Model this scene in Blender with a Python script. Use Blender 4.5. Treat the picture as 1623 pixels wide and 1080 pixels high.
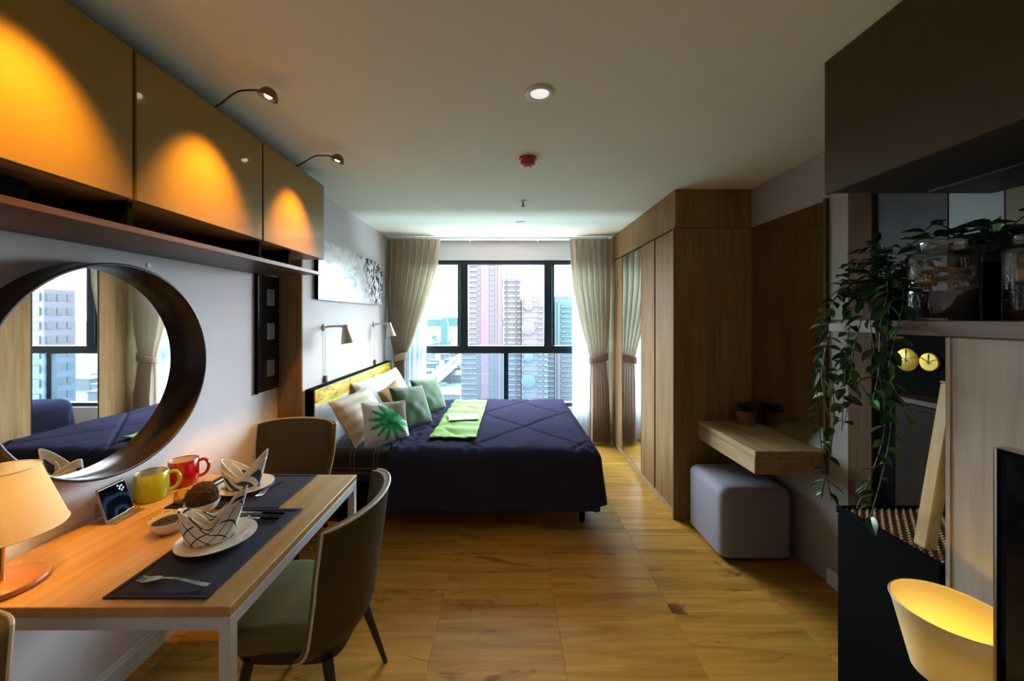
import bpy, bmesh, math, random
from mathutils import Vector, Matrix, Euler, noise
random.seed(7)
PI = math.pi
SC = bpy.context.scene
COL = SC.collection
for o in list(bpy.data.objects):
    bpy.data.objects.remove(o)

# ------------------------------------------------------------------ camera, sky, lamps, exposure
EYE = 1.53
cam_d = bpy.data.cameras.new('camera')
cam = bpy.data.objects.new('camera', cam_d)
COL.objects.link(cam)
cam.location = (0, 0, EYE)
cam.rotation_euler = (PI / 2, 0, 0)
cam_d.sensor_fit = 'HORIZONTAL'
cam_d.sensor_width = 36
cam_d.lens = 600 / 1623 * 36
cam_d.shift_x = (811.5 - 804) / 1623
cam_d.shift_y = -(540 - 503) / 1623
cam_d.clip_start = 0.02
cam_d.clip_end = 20000
SC.camera = cam
SC.view_settings.view_transform = 'Standard'
SC.view_settings.look = 'None'
SC.view_settings.exposure = 0.5
SC.view_settings.gamma = 1.0
SC.view_settings.use_curve_mapping = False
SKY = 26.0
W = bpy.data.worlds.new('sky')
SC.world = W
W.use_nodes = True
bg = W.node_tree.nodes['Background']
bg.inputs[0].default_value = (0.90, 0.96, 1.0, 1)
bg.inputs[1].default_value = SKY


def light(name, kind, loc, energy, color, target=None, size=0.02, angle=60, blend=0.8):
    d = bpy.data.lights.new(name, kind)
    d.energy = energy
    d.color = color
    if kind in ('POINT', 'SPOT'):
        d.shadow_soft_size = size
    if kind == 'SPOT':
        d.spot_size = math.radians(angle)
        d.spot_blend = blend
    o = bpy.data.objects.new(name, d)
    COL.objects.link(o)
    o.location = loc
    if target is not None:
        o.rotation_euler = (Vector(target) - Vector(loc)).to_track_quat('-Z', 'Y').to_euler()
    return o


# daylight enters by the window: the opening is a sampling portal for the sky
pd = bpy.data.lights.new('window_portal', 'AREA')
pd.shape = 'RECTANGLE'
pd.size = 2.3
pd.size_y = 1.9
pd.cycles.is_portal = True
po = bpy.data.objects.new('window_portal', pd)
COL.objects.link(po)
po.location = (0, 4.93, 1.33)
po.rotation_euler = (-PI / 2, 0, 0)
WARM = (1.0, 0.46, 0.06)
# unseen warm fill spots, added overhead and behind the camera
for dy, e in ((-0.75, 26), (0.1, 10)):
    light('warm_fill_spot', 'SPOT', (0.14, dy, 2.44), e, (1.0, 0.74, 0.42), (0.14, dy, 0), 0.05, 96, 0.8)
light('downlight_light', 'SPOT', (0.14, 1.637, 2.47), 30, (1.0, 0.72, 0.40), (0.14, 1.60, 0), 0.05, 58, 0.9)


# ------------------------------------------------------------------ helpers
def P(px, py, Y):
    return Vector(((px - 804) * Y / 600, Y, EYE - (py - 503) * Y / 600))


class MB:
    def __init__(s):
        s.v, s.f, s.a = [], [], []

    def add(s, vs, fs, uv=None):
        b = len(s.v)
        s.v += [tuple(p) for p in vs]
        s.a += uv if uv else [(0, 0, 0)] * len(vs)
        s.f += [tuple(i + b for i in f) for f in fs]
        return s

    def box(s, x0, x1, y0, y1, z0, z1, b=0.0, M=None):
        if x0 > x1: x0, x1 = x1, x0
        if y0 > y1: y0, y1 = y1, y0
        if z0 > z1: z0, z1 = z1, z0
        if b <= 0:
            vs = [Vector((x, y, z)) for x in (x0, x1) for y in (y0, y1) for z in (z0, z1)]
            fs = [(0, 1, 3, 2), (4, 6, 7, 5), (0, 4, 5, 1), (2, 3, 7, 6), (0, 2, 6, 4), (1, 5, 7, 3)]
        else:
            b = min(b, (x1 - x0) * .49, (y1 - y0) * .49, (z1 - z0) * .49)
            vs, ix = [], {}
            for i, x in enumerate((x0, x1)):
                for j, y in enumerate((y0, y1)):
                    for k, z in enumerate((z0, z1)):
                        sx, sy, sz = 1 - 2 * i, 1 - 2 * j, 1 - 2 * k
                        for ax in range(3):
                            ix[i, j, k, ax] = len(vs)
                            d = [b * sx, b * sy, b * sz]
                            d[ax] = 0
                            vs.append(Vector((x + d[0], y + d[1], z + d[2])))
            fs = []
            for i in (0, 1):
                fs.append([ix[i, j, k, 0] for j, k in ((0, 0), (1, 0), (1, 1), (0, 1))])
                fs.append([ix[j, i, k, 1] for j, k in ((0, 0), (1, 0), (1, 1), (0, 1))])
                fs.append([ix[j, k, i, 2] for j, k in ((0, 0), (1, 0), (1, 1), (0, 1))])
            for i in (0, 1):
                for j in (0, 1):
                    fs.append([ix[0, i, j, 1], ix[1, i, j, 1], ix[1, i, j, 2], ix[0, i, j, 2]])
                    fs.append([ix[i, 0, j, 0], ix[i, 1, j, 0], ix[i, 1, j, 2], ix[i, 0, j, 2]])
                    fs.append([ix[i, j, 0, 0], ix[i, j, 1, 0], ix[i, j, 1, 1], ix[i, j, 0, 1]])
                    for k in (0, 1):
                        fs.append([ix[i, j, k, 0], ix[i, j, k, 1], ix[i, j, k, 2]])
        if M is not None:
            vs = [M @ v for v in vs]
        return s.add(vs, fs)

    def tube(s, pts, r, n=8, cap=True):
        pts = [Vector(p) for p in pts]
        rs = r if isinstance(r, (list, tuple)) else [r] * len(pts)
        vs, fs = [], []
        up = None
        for i, p in enumerate(pts):
            t = (pts[min(i + 1, len(pts) - 1)] - pts[max(i - 1, 0)]).normalized()
            if up is None:
                up = Vector((0, 0, 1)) if abs(t.z) < .9 else Vector((1, 0, 0))
            a = t.cross(up).normalized()
            up = a.cross(t).normalized()
            for k in range(n):
                q = 2 * PI * k / n
                vs.append(p + (a * math.cos(q) + up * math.sin(q)) * rs[i])
        for i in range(len(pts) - 1):
            for k in range(n):
                fs.append((i * n + k, i * n + (k + 1) % n, (i + 1) * n + (k + 1) % n, (i + 1) * n + k))
        if cap:
            fs.append(tuple(range(n)))
            fs.append(tuple(range((len(pts) - 1) * n, len(pts) * n)))
        return s.add(vs, fs)

    def lathe(s, prof, n=24, c=(0, 0, 0), M=None):
        vs, fs, ring = [], [], []
        for r, z in prof:
            if r < 1e-6:
                ring.append([len(vs)])
                vs.append(Vector((0, 0, z)))
            else:
                ring.append(list(range(len(vs), len(vs) + n)))
                vs += [Vector((r * math.cos(2 * PI * k / n), r * math.sin(2 * PI * k / n), z)) for k in range(n)]
        for A, B in zip(ring, ring[1:]):
            for k in range(n):
                k2 = (k + 1) % n
                if len(A) == 1 and len(B) == 1: continue
                if len(A) == 1: fs.append((A[0], B[k], B[k2]))
                elif len(B) == 1: fs.append((A[k], A[k2], B[0]))
                else: fs.append((A[k], A[k2], B[k2], B[k]))
        c = Vector(c)
        vs = [(M @ v if M is not None else v) + c for v in vs]
        return s.add(vs, fs)

    def grid(s, fn, nu, nv, wrap=False, flip=False):
        vs, uv = [], []
        for j in range(nv + 1):
            for i in range(nu + (0 if wrap else 1)):
                u, v = i / nu, j / nv
                vs.append(Vector(fn(u, v)))
                uv.append((u, v, 0))
        w = nu if wrap else nu + 1
        fs = []
        for j in range(nv):
            for i in range(nu):
                a, b = j * w + i, j * w + (i + 1) % w
                fs.append((a, b, b + w, a + w))
        return s.add(vs, fs, uv)

    def prism(s, poly, ax, lo, hi):
        n = len(poly)

        def mk(p, t):
            q = list(p)
            q.insert(ax, t)
            return Vector(q)
        vs = [mk(p, lo) for p in poly] + [mk(p, hi) for p in poly]
        fs = [tuple(range(n)), tuple(range(n, 2 * n))] + [(i, (i + 1) % n, (i + 1) % n + n, i + n) for i in range(n)]
        return s.add(vs, fs)

    def mesh(s, name, mat, smooth=True, ang=35):
        me = bpy.data.meshes.new(name)
        me.from_pydata(s.v, [], s.f)
        bm = bmesh.new()
        bm.from_mesh(me)
        bmesh.ops.recalc_face_normals(bm, faces=bm.faces)
        bm.to_mesh(me)
        bm.free()
        if any(a != (0, 0, 0) for a in s.a):
            at = me.attributes.new('puv', 'FLOAT_VECTOR', 'POINT')
            at.data.foreach_set('vector', [c for a in s.a for c in a])
        if smooth:
            me.polygons.foreach_set('use_smooth', [True] * len(me.polygons))
            me.set_sharp_from_angle(angle=math.radians(ang))
        me.materials.append(mat)
        me.update()
        return me

    def build(s, name, mat, parent=None, smooth=True, ang=35, **props):
        o = bpy.data.objects.new(name, s.mesh(name, mat, smooth, ang))
        COL.objects.link(o)
        if parent is not None:
            o.parent = parent
        for k, v in props.items():
            o[k] = v
        return o


def thing(name, label, cat, loc=(0, 0, 0), rz=0, group=None):
    o = bpy.data.objects.new(name, None)
    COL.objects.link(o)
    o.empty_display_size = .05
    o.location = loc
    o.rotation_euler = (0, 0, rz)
    return tag(o, label, cat, group)


def tag(o, label, cat, group=None):
    o['label'] = label
    o['category'] = cat
    if group: o['group'] = group
    return o


def struct(o):
    o['kind'] = 'structure'
    return o


def dup(root, loc, rz=None, label=None):
    r = root.copy()
    COL.objects.link(r)
    r.location = loc
    if rz is not None: r.rotation_euler = (0, 0, rz)
    if label: r['label'] = label

    def kids(a, b):
        for ch in [x for x in bpy.data.objects if x.parent == a]:
            c = ch.copy()
            COL.objects.link(c)
            c.parent = b
            kids(ch, c)
    kids(root, r)
    return r


def B(x0, x1, y0, y1, z0, z1, b=0.0):
    return MB().box(x0, x1, y0, y1, z0, z1, b)


def smooth_path(pts, n=6):
    pts = [Vector(p) for p in pts]
    out = []
    for i in range(len(pts) - 1):
        p0, p1, p2, p3 = pts[max(i - 1, 0)], pts[i], pts[i + 1], pts[min(i + 2, len(pts) - 1)]
        for k in range(n):
            t = k / n
            out.append(0.5 * ((2 * p1) + (p2 - p0) * t + (2 * p0 - 5 * p1 + 4 * p2 - p3) * t * t + (3 * p1 - p0 - 3 * p2 + p3) * t ** 3))
    out.append(pts[-1])
    return out


# ------------------------------------------------------------------ materials
class NT:
    def __init__(s, name):
        s.m = bpy.data.materials.new(name)
        s.m.use_nodes = True
        s.t = s.m.node_tree
        s.b = s.t.nodes['Principled BSDF']
        s.out = s.t.nodes['Material Output']

    def n(s, kind, **kw):
        x = s.t.nodes.new('ShaderNode' + kind)
        for k, v in kw.items():
            setattr(x, k, v)
        return x

    def l(s, a, b):
        s.t.links.new(a, b)

    def coords(s, kind='Object', scale=(1, 1, 1), rnd=False):
        tc = s.n('TexCoord')
        mp = s.n('Mapping')
        src = tc.outputs[kind] if kind else None
        if rnd:
            oi = s.n('ObjectInfo')
            ad = s.n('VectorMath', operation='ADD')
            sc = s.n('VectorMath', operation='SCALE')
            co = s.n('CombineXYZ')
            for i in range(3):
                s.l(oi.outputs['Random'], co.inputs[i])
            s.l(co.outputs[0], sc.inputs[0])
            sc.inputs[3].default_value = 37.0
            s.l(src, ad.inputs[0])
            s.l(sc.outputs[0], ad.inputs[1])
            src = ad.outputs[0]
        s.l(src, mp.inputs[0])
        mp.inputs['Scale'].default_value = scale
        return mp.outputs[0]

    def noise(s, vec, scale=5, detail=4, rough=.5, dist=0.0):
        x = s.n('TexNoise')
        s.l(vec, x.inputs['Vector'])
        x.inputs['Scale'].default_value = scale
        x.inputs['Detail'].default_value = detail
        x.inputs['Roughness'].default_value = rough
        x.inputs['Distortion'].default_value = dist
        return x.outputs['Fac']

    def ramp(s, fac, stops):
        r = s.n('ValToRGB')
        s.l(fac, r.inputs[0])
        e = r.color_ramp.elements
        while len(e) < len(stops):
            e.new(.5)
        for el, (p, c) in zip(e, stops):
            el.position = p
            el.color = (*c, 1) if len(c) == 3 else c
        return r.outputs[0]

    def mix(s, fac, a, b, mode='MIX'):
        x = s.n('Mix', data_type='RGBA', blend_type=mode)
        for v, i in ((fac, 0), (a, 6), (b, 7)):
            if isinstance(v, (int, float)):
                x.inputs[i].default_value = v
            elif isinstance(v, tuple):
                x.inputs[i].default_value = (*v, 1)
            else:
                s.l(v, x.inputs[i])
        return x.outputs[2]

    def math(s, op, a, b=None, c=None):
        x = s.n('Math', operation=op)
        for i, v in enumerate((a, b, c)):
            if v is None: continue
            if isinstance(v, (int, float)): x.inputs[i].default_value = v
            else: s.l(v, x.inputs[i])
        return x.outputs[0]

    def sep(s, vec):
        x = s.n('SeparateXYZ')
        s.l(vec, x.inputs[0])
        return x.outputs

    def bump(s, h, strength=.2, dist=.01):
        x = s.n('Bump')
        x.inputs['Strength'].default_value = strength
        x.inputs['Distance'].default_value = dist
        s.l(h, x.inputs['Height'])
        s.l(x.outputs[0], s.b.inputs['Normal'])

    def set(s, col=None, rough=.5, metal=0, spec=None, coat=0, coat_rough=.05, sheen=0):
        if col is not None:
            if isinstance(col, tuple): s.b.inputs['Base Color'].default_value = (*col, 1)
            else: s.l(col, s.b.inputs['Base Color'])
        if isinstance(rough, (int, float)): s.b.inputs['Roughness'].default_value = rough
        else: s.l(rough, s.b.inputs['Roughness'])
        s.b.inputs['Metallic'].default_value = metal
        if spec is not None: s.b.inputs['Specular IOR Level'].default_value = spec
        s.b.inputs['Coat Weight'].default_value = coat
        s.b.inputs['Coat Roughness'].default_value = coat_rough
        s.b.inputs['Sheen Weight'].default_value = sheen
        return s.m


def plain(name, col, rough=.5, metal=0, var=.06, scale=30, bump=0, **kw):
    t = NT(name)
    f = t.noise(t.coords(), scale, 3)
    c = t.mix(f, tuple(x * (1 - var) for x in col), tuple(min(1, x * (1 + var)) for x in col))
    if bump: t.bump(f, bump, .002)
    return t.set(c, rough, metal, **kw)


def fabric(name, col, rough=.85, var=.12, scale=260, bump=.25, sheen=.0, rnd=False):
    t = NT(name)
    v = t.coords(rnd=rnd)
    f = t.noise(v, scale, 2)
    g = t.noise(v, 6, 3)
    c = t.mix(f, tuple(x * (1 - var) for x in col), tuple(min(1, x * (1 + var)) for x in col))
    c = t.mix(t.math('MULTIPLY', g, .25), c, tuple(x * .7 for x in col))
    t.bump(f, bump, .002)
    return t.set(c, rough, sheen=sheen, spec=0 if 'duvet' in name else .3)


def wood(name, c1, c2, c3, axis=2, scale=1.0, rough=.45, rnd=False, knots=0.0, spec=.4, coat=0):
    t = NT(name)
    sc = [14 * scale] * 3
    sc[axis] = .9 * scale
    v = t.coords(scale=tuple(sc), rnd=rnd)
    f = t.noise(v, 1.6, 5, .6, .6)
    sc2 = [90 * scale] * 3
    sc2[axis] = 2.5 * scale
    g = t.noise(t.coords(scale=tuple(sc2), rnd=rnd), 1.5, 2)
    c = t.ramp(f, [(.28, c1), (.5, c2), (.72, c3)])
    c = t.mix(t.math('MULTIPLY', g, .45), c, c1)
    if knots:
        sk = [9 * scale] * 3
        sk[axis] = 3.2 * scale
        k = t.noise(t.coords(scale=tuple(sk), rnd=rnd), 1.0, 3, .6, 1.2)
        k = t.ramp(k, [(.62, (0, 0, 0)), (.74, (1, 1, 1))])
        c = t.mix(t.math('MULTIPLY', k, knots), c, tuple(x * .35 for x in c1))
        oi = t.n('ObjectInfo')
        hs = t.n('HueSaturation')
        t.l(t.math('MULTIPLY_ADD', oi.outputs['Random'], .35, .82), hs.inputs['Value'])
        t.l(c, hs.inputs['Color'])
        c = hs.outputs[0]
    t.bump(g, .08, .001)
    return t.set(c, rough, spec=spec, coat=coat)


def glass(name, tint, refl=.12, rough=.01):
    t = NT(name)
    tr = t.n('BsdfTransparent')
    tr.inputs[0].default_value = (*tint, 1)
    gl = t.n('BsdfGlossy')
    gl.inputs['Roughness'].default_value = rough
    lw = t.n('LayerWeight')
    lw.inputs[0].default_value = .5
    mx = t.n('MixShader')
    t.l(t.math('MULTIPLY_ADD', lw.outputs['Fresnel'], refl * 2, .02), mx.inputs[0])
    t.l(tr.outputs[0], mx.inputs[1])
    t.l(gl.outputs[0], mx.inputs[2])
    t.l(mx.outputs[0], t.out.inputs[0])
    return t.m


def emit(name, col, strength):
    t = NT(name)
    t.set(col, .5)
    t.b.inputs['Emission Color'].default_value = (*col, 1)
    t.b.inputs['Emission Strength'].default_value = strength
    return t.m


def translucent(name, col, trans=.5, clear=0.0):
    t = NT(name)
    df = t.n('BsdfDiffuse')
    df.inputs[0].default_value = (*col, 1)
    tl = t.n('BsdfTranslucent')
    tl.inputs[0].default_value = (*col, 1)
    mx = t.n('MixShader')
    mx.inputs[0].default_value = trans
    t.l(df.outputs[0], mx.inputs[1])
    t.l(tl.outputs[0], mx.inputs[2])
    o = mx.outputs[0]
    if clear:
        tp = t.n('BsdfTransparent')
        m2 = t.n('MixShader')
        m2.inputs[0].default_value = clear
        t.l(o, m2.inputs[1])
        t.l(tp.outputs[0], m2.inputs[2])
        o = m2.outputs[0]
    t.l(o, t.out.inputs[0])
    return t.m


M = {}
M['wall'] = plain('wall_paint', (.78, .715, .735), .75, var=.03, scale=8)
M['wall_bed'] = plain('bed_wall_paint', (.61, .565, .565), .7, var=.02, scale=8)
M['ceiling'] = plain('ceiling_paint', (.81, .785, .63), .8, var=.02, scale=5)
M['oak'] = wood('oak_laminate', (.19, .105, .042), (.29, .172, .076), (.35, .222, .107), 2, 1.0, .55, spec=.04)
M['oak_x'] = wood('oak_laminate_cross', (.27, .17, .075), (.42, .29, .14), (.50, .36, .19), 1, 1.0, .45, spec=.2)
M['floor'] = wood('floor_wood', (.25, .115, .020), (.45, .225, .040), (.58, .32, .068), 0, .8, .36, True, .9, spec=.05)
M['grout'] = plain('floor_joint', (.16, .09, .035), .8)
M['tabletop'] = wood('table_oak', (.40, .20, .055), (.52, .29, .085), (.60, .36, .12), 1, 1.2, .38)
M['walnut'] = wood('walnut', (.045, .022, .011), (.075, .038, .018), (.11, .058, .028), 1, 1.2, .4)
M['walnut_z'] = wood('walnut_upright', (.06, .032, .016), (.10, .055, .028), (.14, .08, .042), 2, 1.2, .6, spec=.08)
M['shelf_wood'] = wood('shelf_brown_wood', (.13, .085, .06), (.19, .13, .095), (.24, .17, .125), 1, 1.0, .5)
M['panel_wood'] = wood('grey_oak_panel', (.30, .245, .20), (.42, .35, .29), (.50, .43, .365), 2, 1.1, .55)
M['hoop'] = wood('hoop_wood', (.016, .009, .006), (.030, .017, .011), (.045, .027, .018), 1, 1.4, .3)
M['champagne'] = NT('champagne_lacquer').set((.25, .155, .025), .45, spec=.2, coat=.35, coat_rough=.04)
M['taupe'] = NT('taupe_lacquer').set((.060, .040, .015), .6, spec=.2, coat=.0, coat_rough=.15)
M['carcass'] = plain('dark_carcass', (.035, .024, .018), .6)
M['black'] = plain('matt_black', (.003, .003, .003), .8, spec=.04)
M['black_gloss'] = NT('black_glass').set((.006, .006, .008), .06, spec=.7)
M['frame_dark'] = plain('window_aluminium', (.010, .020, .028), .4)
M['mirror'] = NT('mirror_silver').set((.86, .88, .88), .01, 1.0)
M['mirror_dim'] = NT('bronze_mirror').set((.58, .57, .50), .02, 1.0)
M['white_metal'] = plain('white_steel', (.60, .60, .60), .4, var=.02)
M['white'] = plain('white_plastic', (.72, .72, .70), .4, var=.02)
M['ceramic'] = NT('white_ceramic').set((.70, .66, .58), .18, coat=.5)
M['steel'] = NT('polished_steel').set((.62, .60, .56), .22, 1.0)
M['bronze'] = NT('bronze_metal').set((.22, .14, .09), .3, 1.0)
M['beige_metal'] = NT('beige_painted_metal').set((.60, .52, .41), .4)
M['olive'] = fabric('olive_leatherette', (.050, .040, .016), .48, .08, 120, .12)
M['olive_in'] = fabric('olive_seat_leatherette', (.13, .105, .036), .5, .08, 120, .12)
M['piping'] = plain('cream_piping', (.62, .54, .40), .5)
M['leg_dark'] = plain('dark_chair_leg', (.012, .010, .009), .4)
M['curtain'] = None
M['duvet'] = fabric('navy_duvet', (.036, .033, .060), .6, .10, 160, .12)
M['lime'] = fabric('lime_cloth', (.14, .27, .010), .8, .08, 200, .3)
M['sage'] = fabric('sage_velvet', (.050, .100, .034), .75, .1, 90, .2, .2)
M['sage_light'] = fabric('pale_sage_velvet', (.064, .135, .054), .75, .1, 90, .2, .2)
M['pillow_white'] = fabric('white_pillow_cotton', (.66, .62, .60), .85, .04, 120, .2)
M['gold_cloth'] = fabric('golden_brown_cloth', (.34, .19, .06), .7, .25, 40, .4)
M['ottoman'] = fabric('grey_ottoman_fabric', (.28, .26, .30), .85, .08, 220, .3)
M['placemat'] = fabric('navy_placemat', (.022, .022, .040), .75, .25, 240, .5)
M['mug_green'] = NT('lime_glaze').set((.40, .46, .015), .12, coat=.6)
M['mug_red'] = NT('red_glaze').set((.42, .006, .008), .12, coat=.6)
M['sauce'] = plain('dark_brown_grounds', (.030, .014, .008), .6, var=.4, scale=200, bump=.6)
M['moss_ball'] = plain('brown_fibre', (.075, .036, .016), .9, var=.5, scale=160, bump=.8)
M['acrylic'] = glass('clear_acrylic', (.96, .95, .92), .3)
M['jar'] = glass('jar_glass', (.90, .93, .92), .35)
M['gold_edge'] = NT('pale_gold_metal').set((.75, .62, .38), .25, 1.0)
M['lamp_wood'] = NT('orange_wood').set((.50, .18, .04), .35, coat=.3)
M['brass'] = NT('brass').set((.80, .55, .18), .25, 1.0)
M['gold'] = NT('gold_leaf').set((.75, .50, .06), .35, .4)
M['terracotta'] = plain('terracotta', (.22, .08, .035), .7)
M['leaf'] = plain('leaf_green', (.016, .060, .016), .30, var=.4, scale=20)
M['leaf_bright'] = plain('leaf_fresh_green', (.05, .20, .03), .35, var=.3, scale=20)
M['stem'] = plain('stem_green', (.03, .06, .02), .6)
M['pasta'] = plain('dry_pasta', (.30, .15, .05), .6, var=.3, scale=120)
M['plank'] = wood('pale_pine', (.62, .42, .17), (.72, .52, .24), (.80, .60, .32), 2, 1.5, .45)
M['wicker'] = plain('tan_wicker', (.30, .17, .06), .6, var=.3, scale=60)
M['red_dev'] = NT('red_plastic').set((.42, .006, .012), .25, coat=.4)
M['back_blue'] = plain('dark_blue_panel', (.016, .019, .028), .6)
M['shade_cream'] = translucent('lamp_shade_cloth', (.80, .66, .42), .38)
M['sheer'] = translucent('sheer_voile', (.80, .86, .90), .55, .45)


def mk_curtain():
    t = NT('taupe_curtain')
    f = t.noise(t.coords(scale=(1, 1, 1)), 300, 2)
    c = t.mix(f, (.50, .36, .27), (.59, .44, .34))
    df = t.n('BsdfDiffuse')
    tl = t.n('BsdfTranslucent')
    t.l(c, df.inputs[0])
    t.l(c, tl.inputs[0])
    mx = t.n('MixShader')
    mx.inputs[0].default_value = .38
    t.l(df.outputs[0], mx.inputs[1])
    t.l(tl.outputs[0], mx.inputs[2])
    t.l(mx.outputs[0], t.out.inputs[0])
    return t.m


M['curtain'] = mk_curtain()


def mk_plaid():
    t = NT('dark_plaid_sheet')
    v = t.sep(t.coords())
    ax = None
    for i, per in ((0, .17), (1, .21), (2, .21)):
        f = t.math('ABSOLUTE', t.math('SUBTRACT', t.math('FRACT', t.math('DIVIDE', v[i], per)), .5))
        a = t.math('LESS_THAN', t.math('ABSOLUTE', t.math('SUBTRACT', f, .08)), .022)
        ax = a if ax is None else t.math('MAXIMUM', ax, a)
    c = t.mix(t.math('MULTIPLY', ax, .6), (.012, .011, .012), (.22, .17, .12))
    return t.set(c, .8)


M['plaid'] = mk_plaid()
M['switch_grey'] = plain('switch_grey', (.22, .23, .22), .35, var=.02)


def mk_print():
    # flat photo print of pale waves in black and white, foliage-like towards its far end
    t = NT('monochrome_print')
    tc = t.n('TexCoord')
    g = t.sep(tc.outputs['Generated'])
    along, up = g[1], g[2]
    mp = t.n('Mapping')
    mp.inputs['Scale'].default_value = (1, 5, 3)
    mp.inputs['Rotation'].default_value = (.5, 0, 0)
    t.l(tc.outputs['Generated'], mp.inputs[0])
    soft = t.noise(mp.outputs[0], 1.3, 3, .5, 1.5)
    mp2 = t.n('Mapping')
    mp2.inputs['Scale'].default_value = (1, 26, 6)
    mp2.inputs['Rotation'].default_value = (.35, 0, 0)
    t.l(tc.outputs['Generated'], mp2.inputs[0])
    hard = t.noise(mp2.outputs[0], 1.2, 3, .6, .8)
    a = t.ramp(soft, [(.30, (.22, .23, .25)), (.42, (.62, .64, .66)), (.55, (.80, .80, .82))])
    b = t.ramp(hard, [(.46, (.008, .008, .01)), (.54, (.75, .76, .78))])
    edge = t.math('ADD', along, t.math('MULTIPLY', t.math('SUBTRACT', up, .5), .25))
    fac = t.ramp(edge, [(.50, (0, 0, 0)), (.78, (1, 1, 1))])
    top = t.ramp(t.math('ADD', up, t.math('MULTIPLY', soft, .5)), [(1.0, (1, 1, 1)), (1.0, (1, 1, 1))])
    return t.set(t.mix(fac, a, b), .25, coat=.3)


M['print'] = mk_print()


def mk_headprint():
    t = NT('headboard_print')
    v = t.coords()
    s = t.sep(v)
    y, z = s[1], s[2]
    n = t.noise(v, 4, 4, .6)
    n2 = t.noise(t.coords(scale=(1, 3, 9)), 3, 4, .6, .8)
    # lower edge of the yellow band waves along the bed
    wave = t.math('MULTIPLY', t.math('SINE', t.math('MULTIPLY_ADD', y, 5.2, 1.0)), .018)
    lo = t.math('ADD', wave, .885)
    inb = t.math('GREATER_THAN', z, lo)
    near = t.math('LESS_THAN', t.math('SUBTRACT', z, lo), .014)
    yel = t.ramp(n2, [(.36, (.26, .18, .01)), (.48, (.62, .42, .01)), (.62, (.74, .60, .05)), (.72, (.78, .72, .28))])
    amber = t.ramp(t.math('SINE', t.math('MULTIPLY_ADD', y, 3.4, 2.2)), [(.55, (0, 0, 0)), (.75, (1, 1, 1))])
    yel = t.mix(t.math('MULTIPLY', amber, .6), yel, (.66, .32, .005))
    base = t.mix(n, (.56, .60, .70), (.70, .73, .80))
    c = t.mix(inb, base, yel)
    c = t.mix(t.math('MULTIPLY', inb, near), c, (.80, .66, .10))
    return t.set(c, .35)


M['headprint'] = mk_headprint()


def mk_check(name, base, line, per, w, navy=0):
    t = NT(name)
    at = t.n('Attribute')
    at.attribute_name = 'puv'
    s = t.sep(at.outputs['Vector'])
    a = t.math('ADD', t.math('MULTIPLY', s[0], per * 1.5), t.math('MULTIPLY', s[1], per * .55))
    b = t.math('SUBTRACT', t.math('MULTIPLY', s[0], per * 1.5), t.math('MULTIPLY', s[1], per * .55))
    ls = t.math('MAXIMUM', t.math('LESS_THAN', t.math('FRACT', a), w), t.math('LESS_THAN', t.math('FRACT', t.math('ADD', b, .3)), w))
    if navy:
        ls = t.math('MULTIPLY', t.math('GREATER_THAN', t.math('FRACT', a), .45), t.math('LESS_THAN', s[1], .70))
    c = t.mix(ls, base, line)
    f = t.noise(t.coords(), 250, 2)
    t.bump(f, .2, .002)
    return t.set(c, .85)


M['check'] = mk_check('checked_linen', (.80, .74, .63), (.02, .02, .035), 2.7, .11)
M['navy_napkin'] = mk_check('navy_block_linen', (.80, .75, .68), (.045, .05, .10), 2.4, .5, 1)


def mk_leafprint():
    t = NT('palm_leaf_cloth')
    at = t.n('Attribute')
    at.attribute_name = 'puv'
    s = t.sep(at.outputs['Vector'])
    u = t.math('SUBTRACT', s[0], .55)
    v = t.math('SUBTRACT', s[1], .50)
    ang = t.math('ARCTAN2', v, u)
    r = t.math('SQRT', t.math('ADD', t.math('MULTIPLY', u, u), t.math('MULTIPLY', v, v)))
    fr = t.math('SINE', t.math('MULTIPLY', ang, 13))
    lim = t.math('MULTIPLY_ADD', fr, .13, .37)
    leaf = t.math('LESS_THAN', r, lim)
    f = t.noise(t.coords(), 20, 3)
    g = t.ramp(f, [(.35, (.005, .24, .08)), (.6, (.03, .56, .20))])
    c = t.mix(leaf, (.70, .68, .62), g)
    side = t.math('GREATER_THAN', t.math('ADD', u, v), .34)
    c = t.mix(side, c, (.16, .11, .06))
    return t.set(c, .8)


M['leafprint'] = mk_leafprint()


def mk_stripe_pillow():
    t = NT('cream_ribbed_cotton')
    at = t.n('Attribute')
    at.attribute_name = 'puv'
    s = t.sep(at.outputs['Vector'])
    f = t.math('SINE', t.math('MULTIPLY', s[1], 30))
    c = t.mix(t.math('MULTIPLY_ADD', f, .5, .5), (.50, .40, .29), (.66, .57, .45))
    return t.set(c, .85)


M['cream'] = mk_stripe_pillow()


def mk_screen():
    t = NT('phone_screen')
    v = t.coords(scale=(1, 1, 1))
    w = t.n('TexWave')
    w.wave_type = 'RINGS'
    t.l(v, w.inputs[0])
    w.inputs['Scale'].default_value = 6
    w.inputs['Distortion'].default_value = 6
    c = t.ramp(w.outputs['Fac'], [(.45, (.002, .004, .012)), (.8, (.008, .03, .10)), (1, (.05, .12, .25))])
    t.set((0.002, 0.003, 0.006), .8, spec=0.0)
    t.l(c, t.b.inputs['Emission Color'])
    t.b.inputs['Emission Strength'].default_value = .2
    return t.m


M['screen'] = mk_screen()

# ------------------------------------------------------------------ setting
WT, WB, WR = -1.63, -1.46, 1.85      # table wall, bed wall, wall on the wardrobe side
H, YW, YB = 2.50, 4.75, -1.30


def S(name, mb, mat, parent=None):
    o = mb.build(name, mat, parent, smooth=False)
    return struct(o) if parent is None else o


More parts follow.
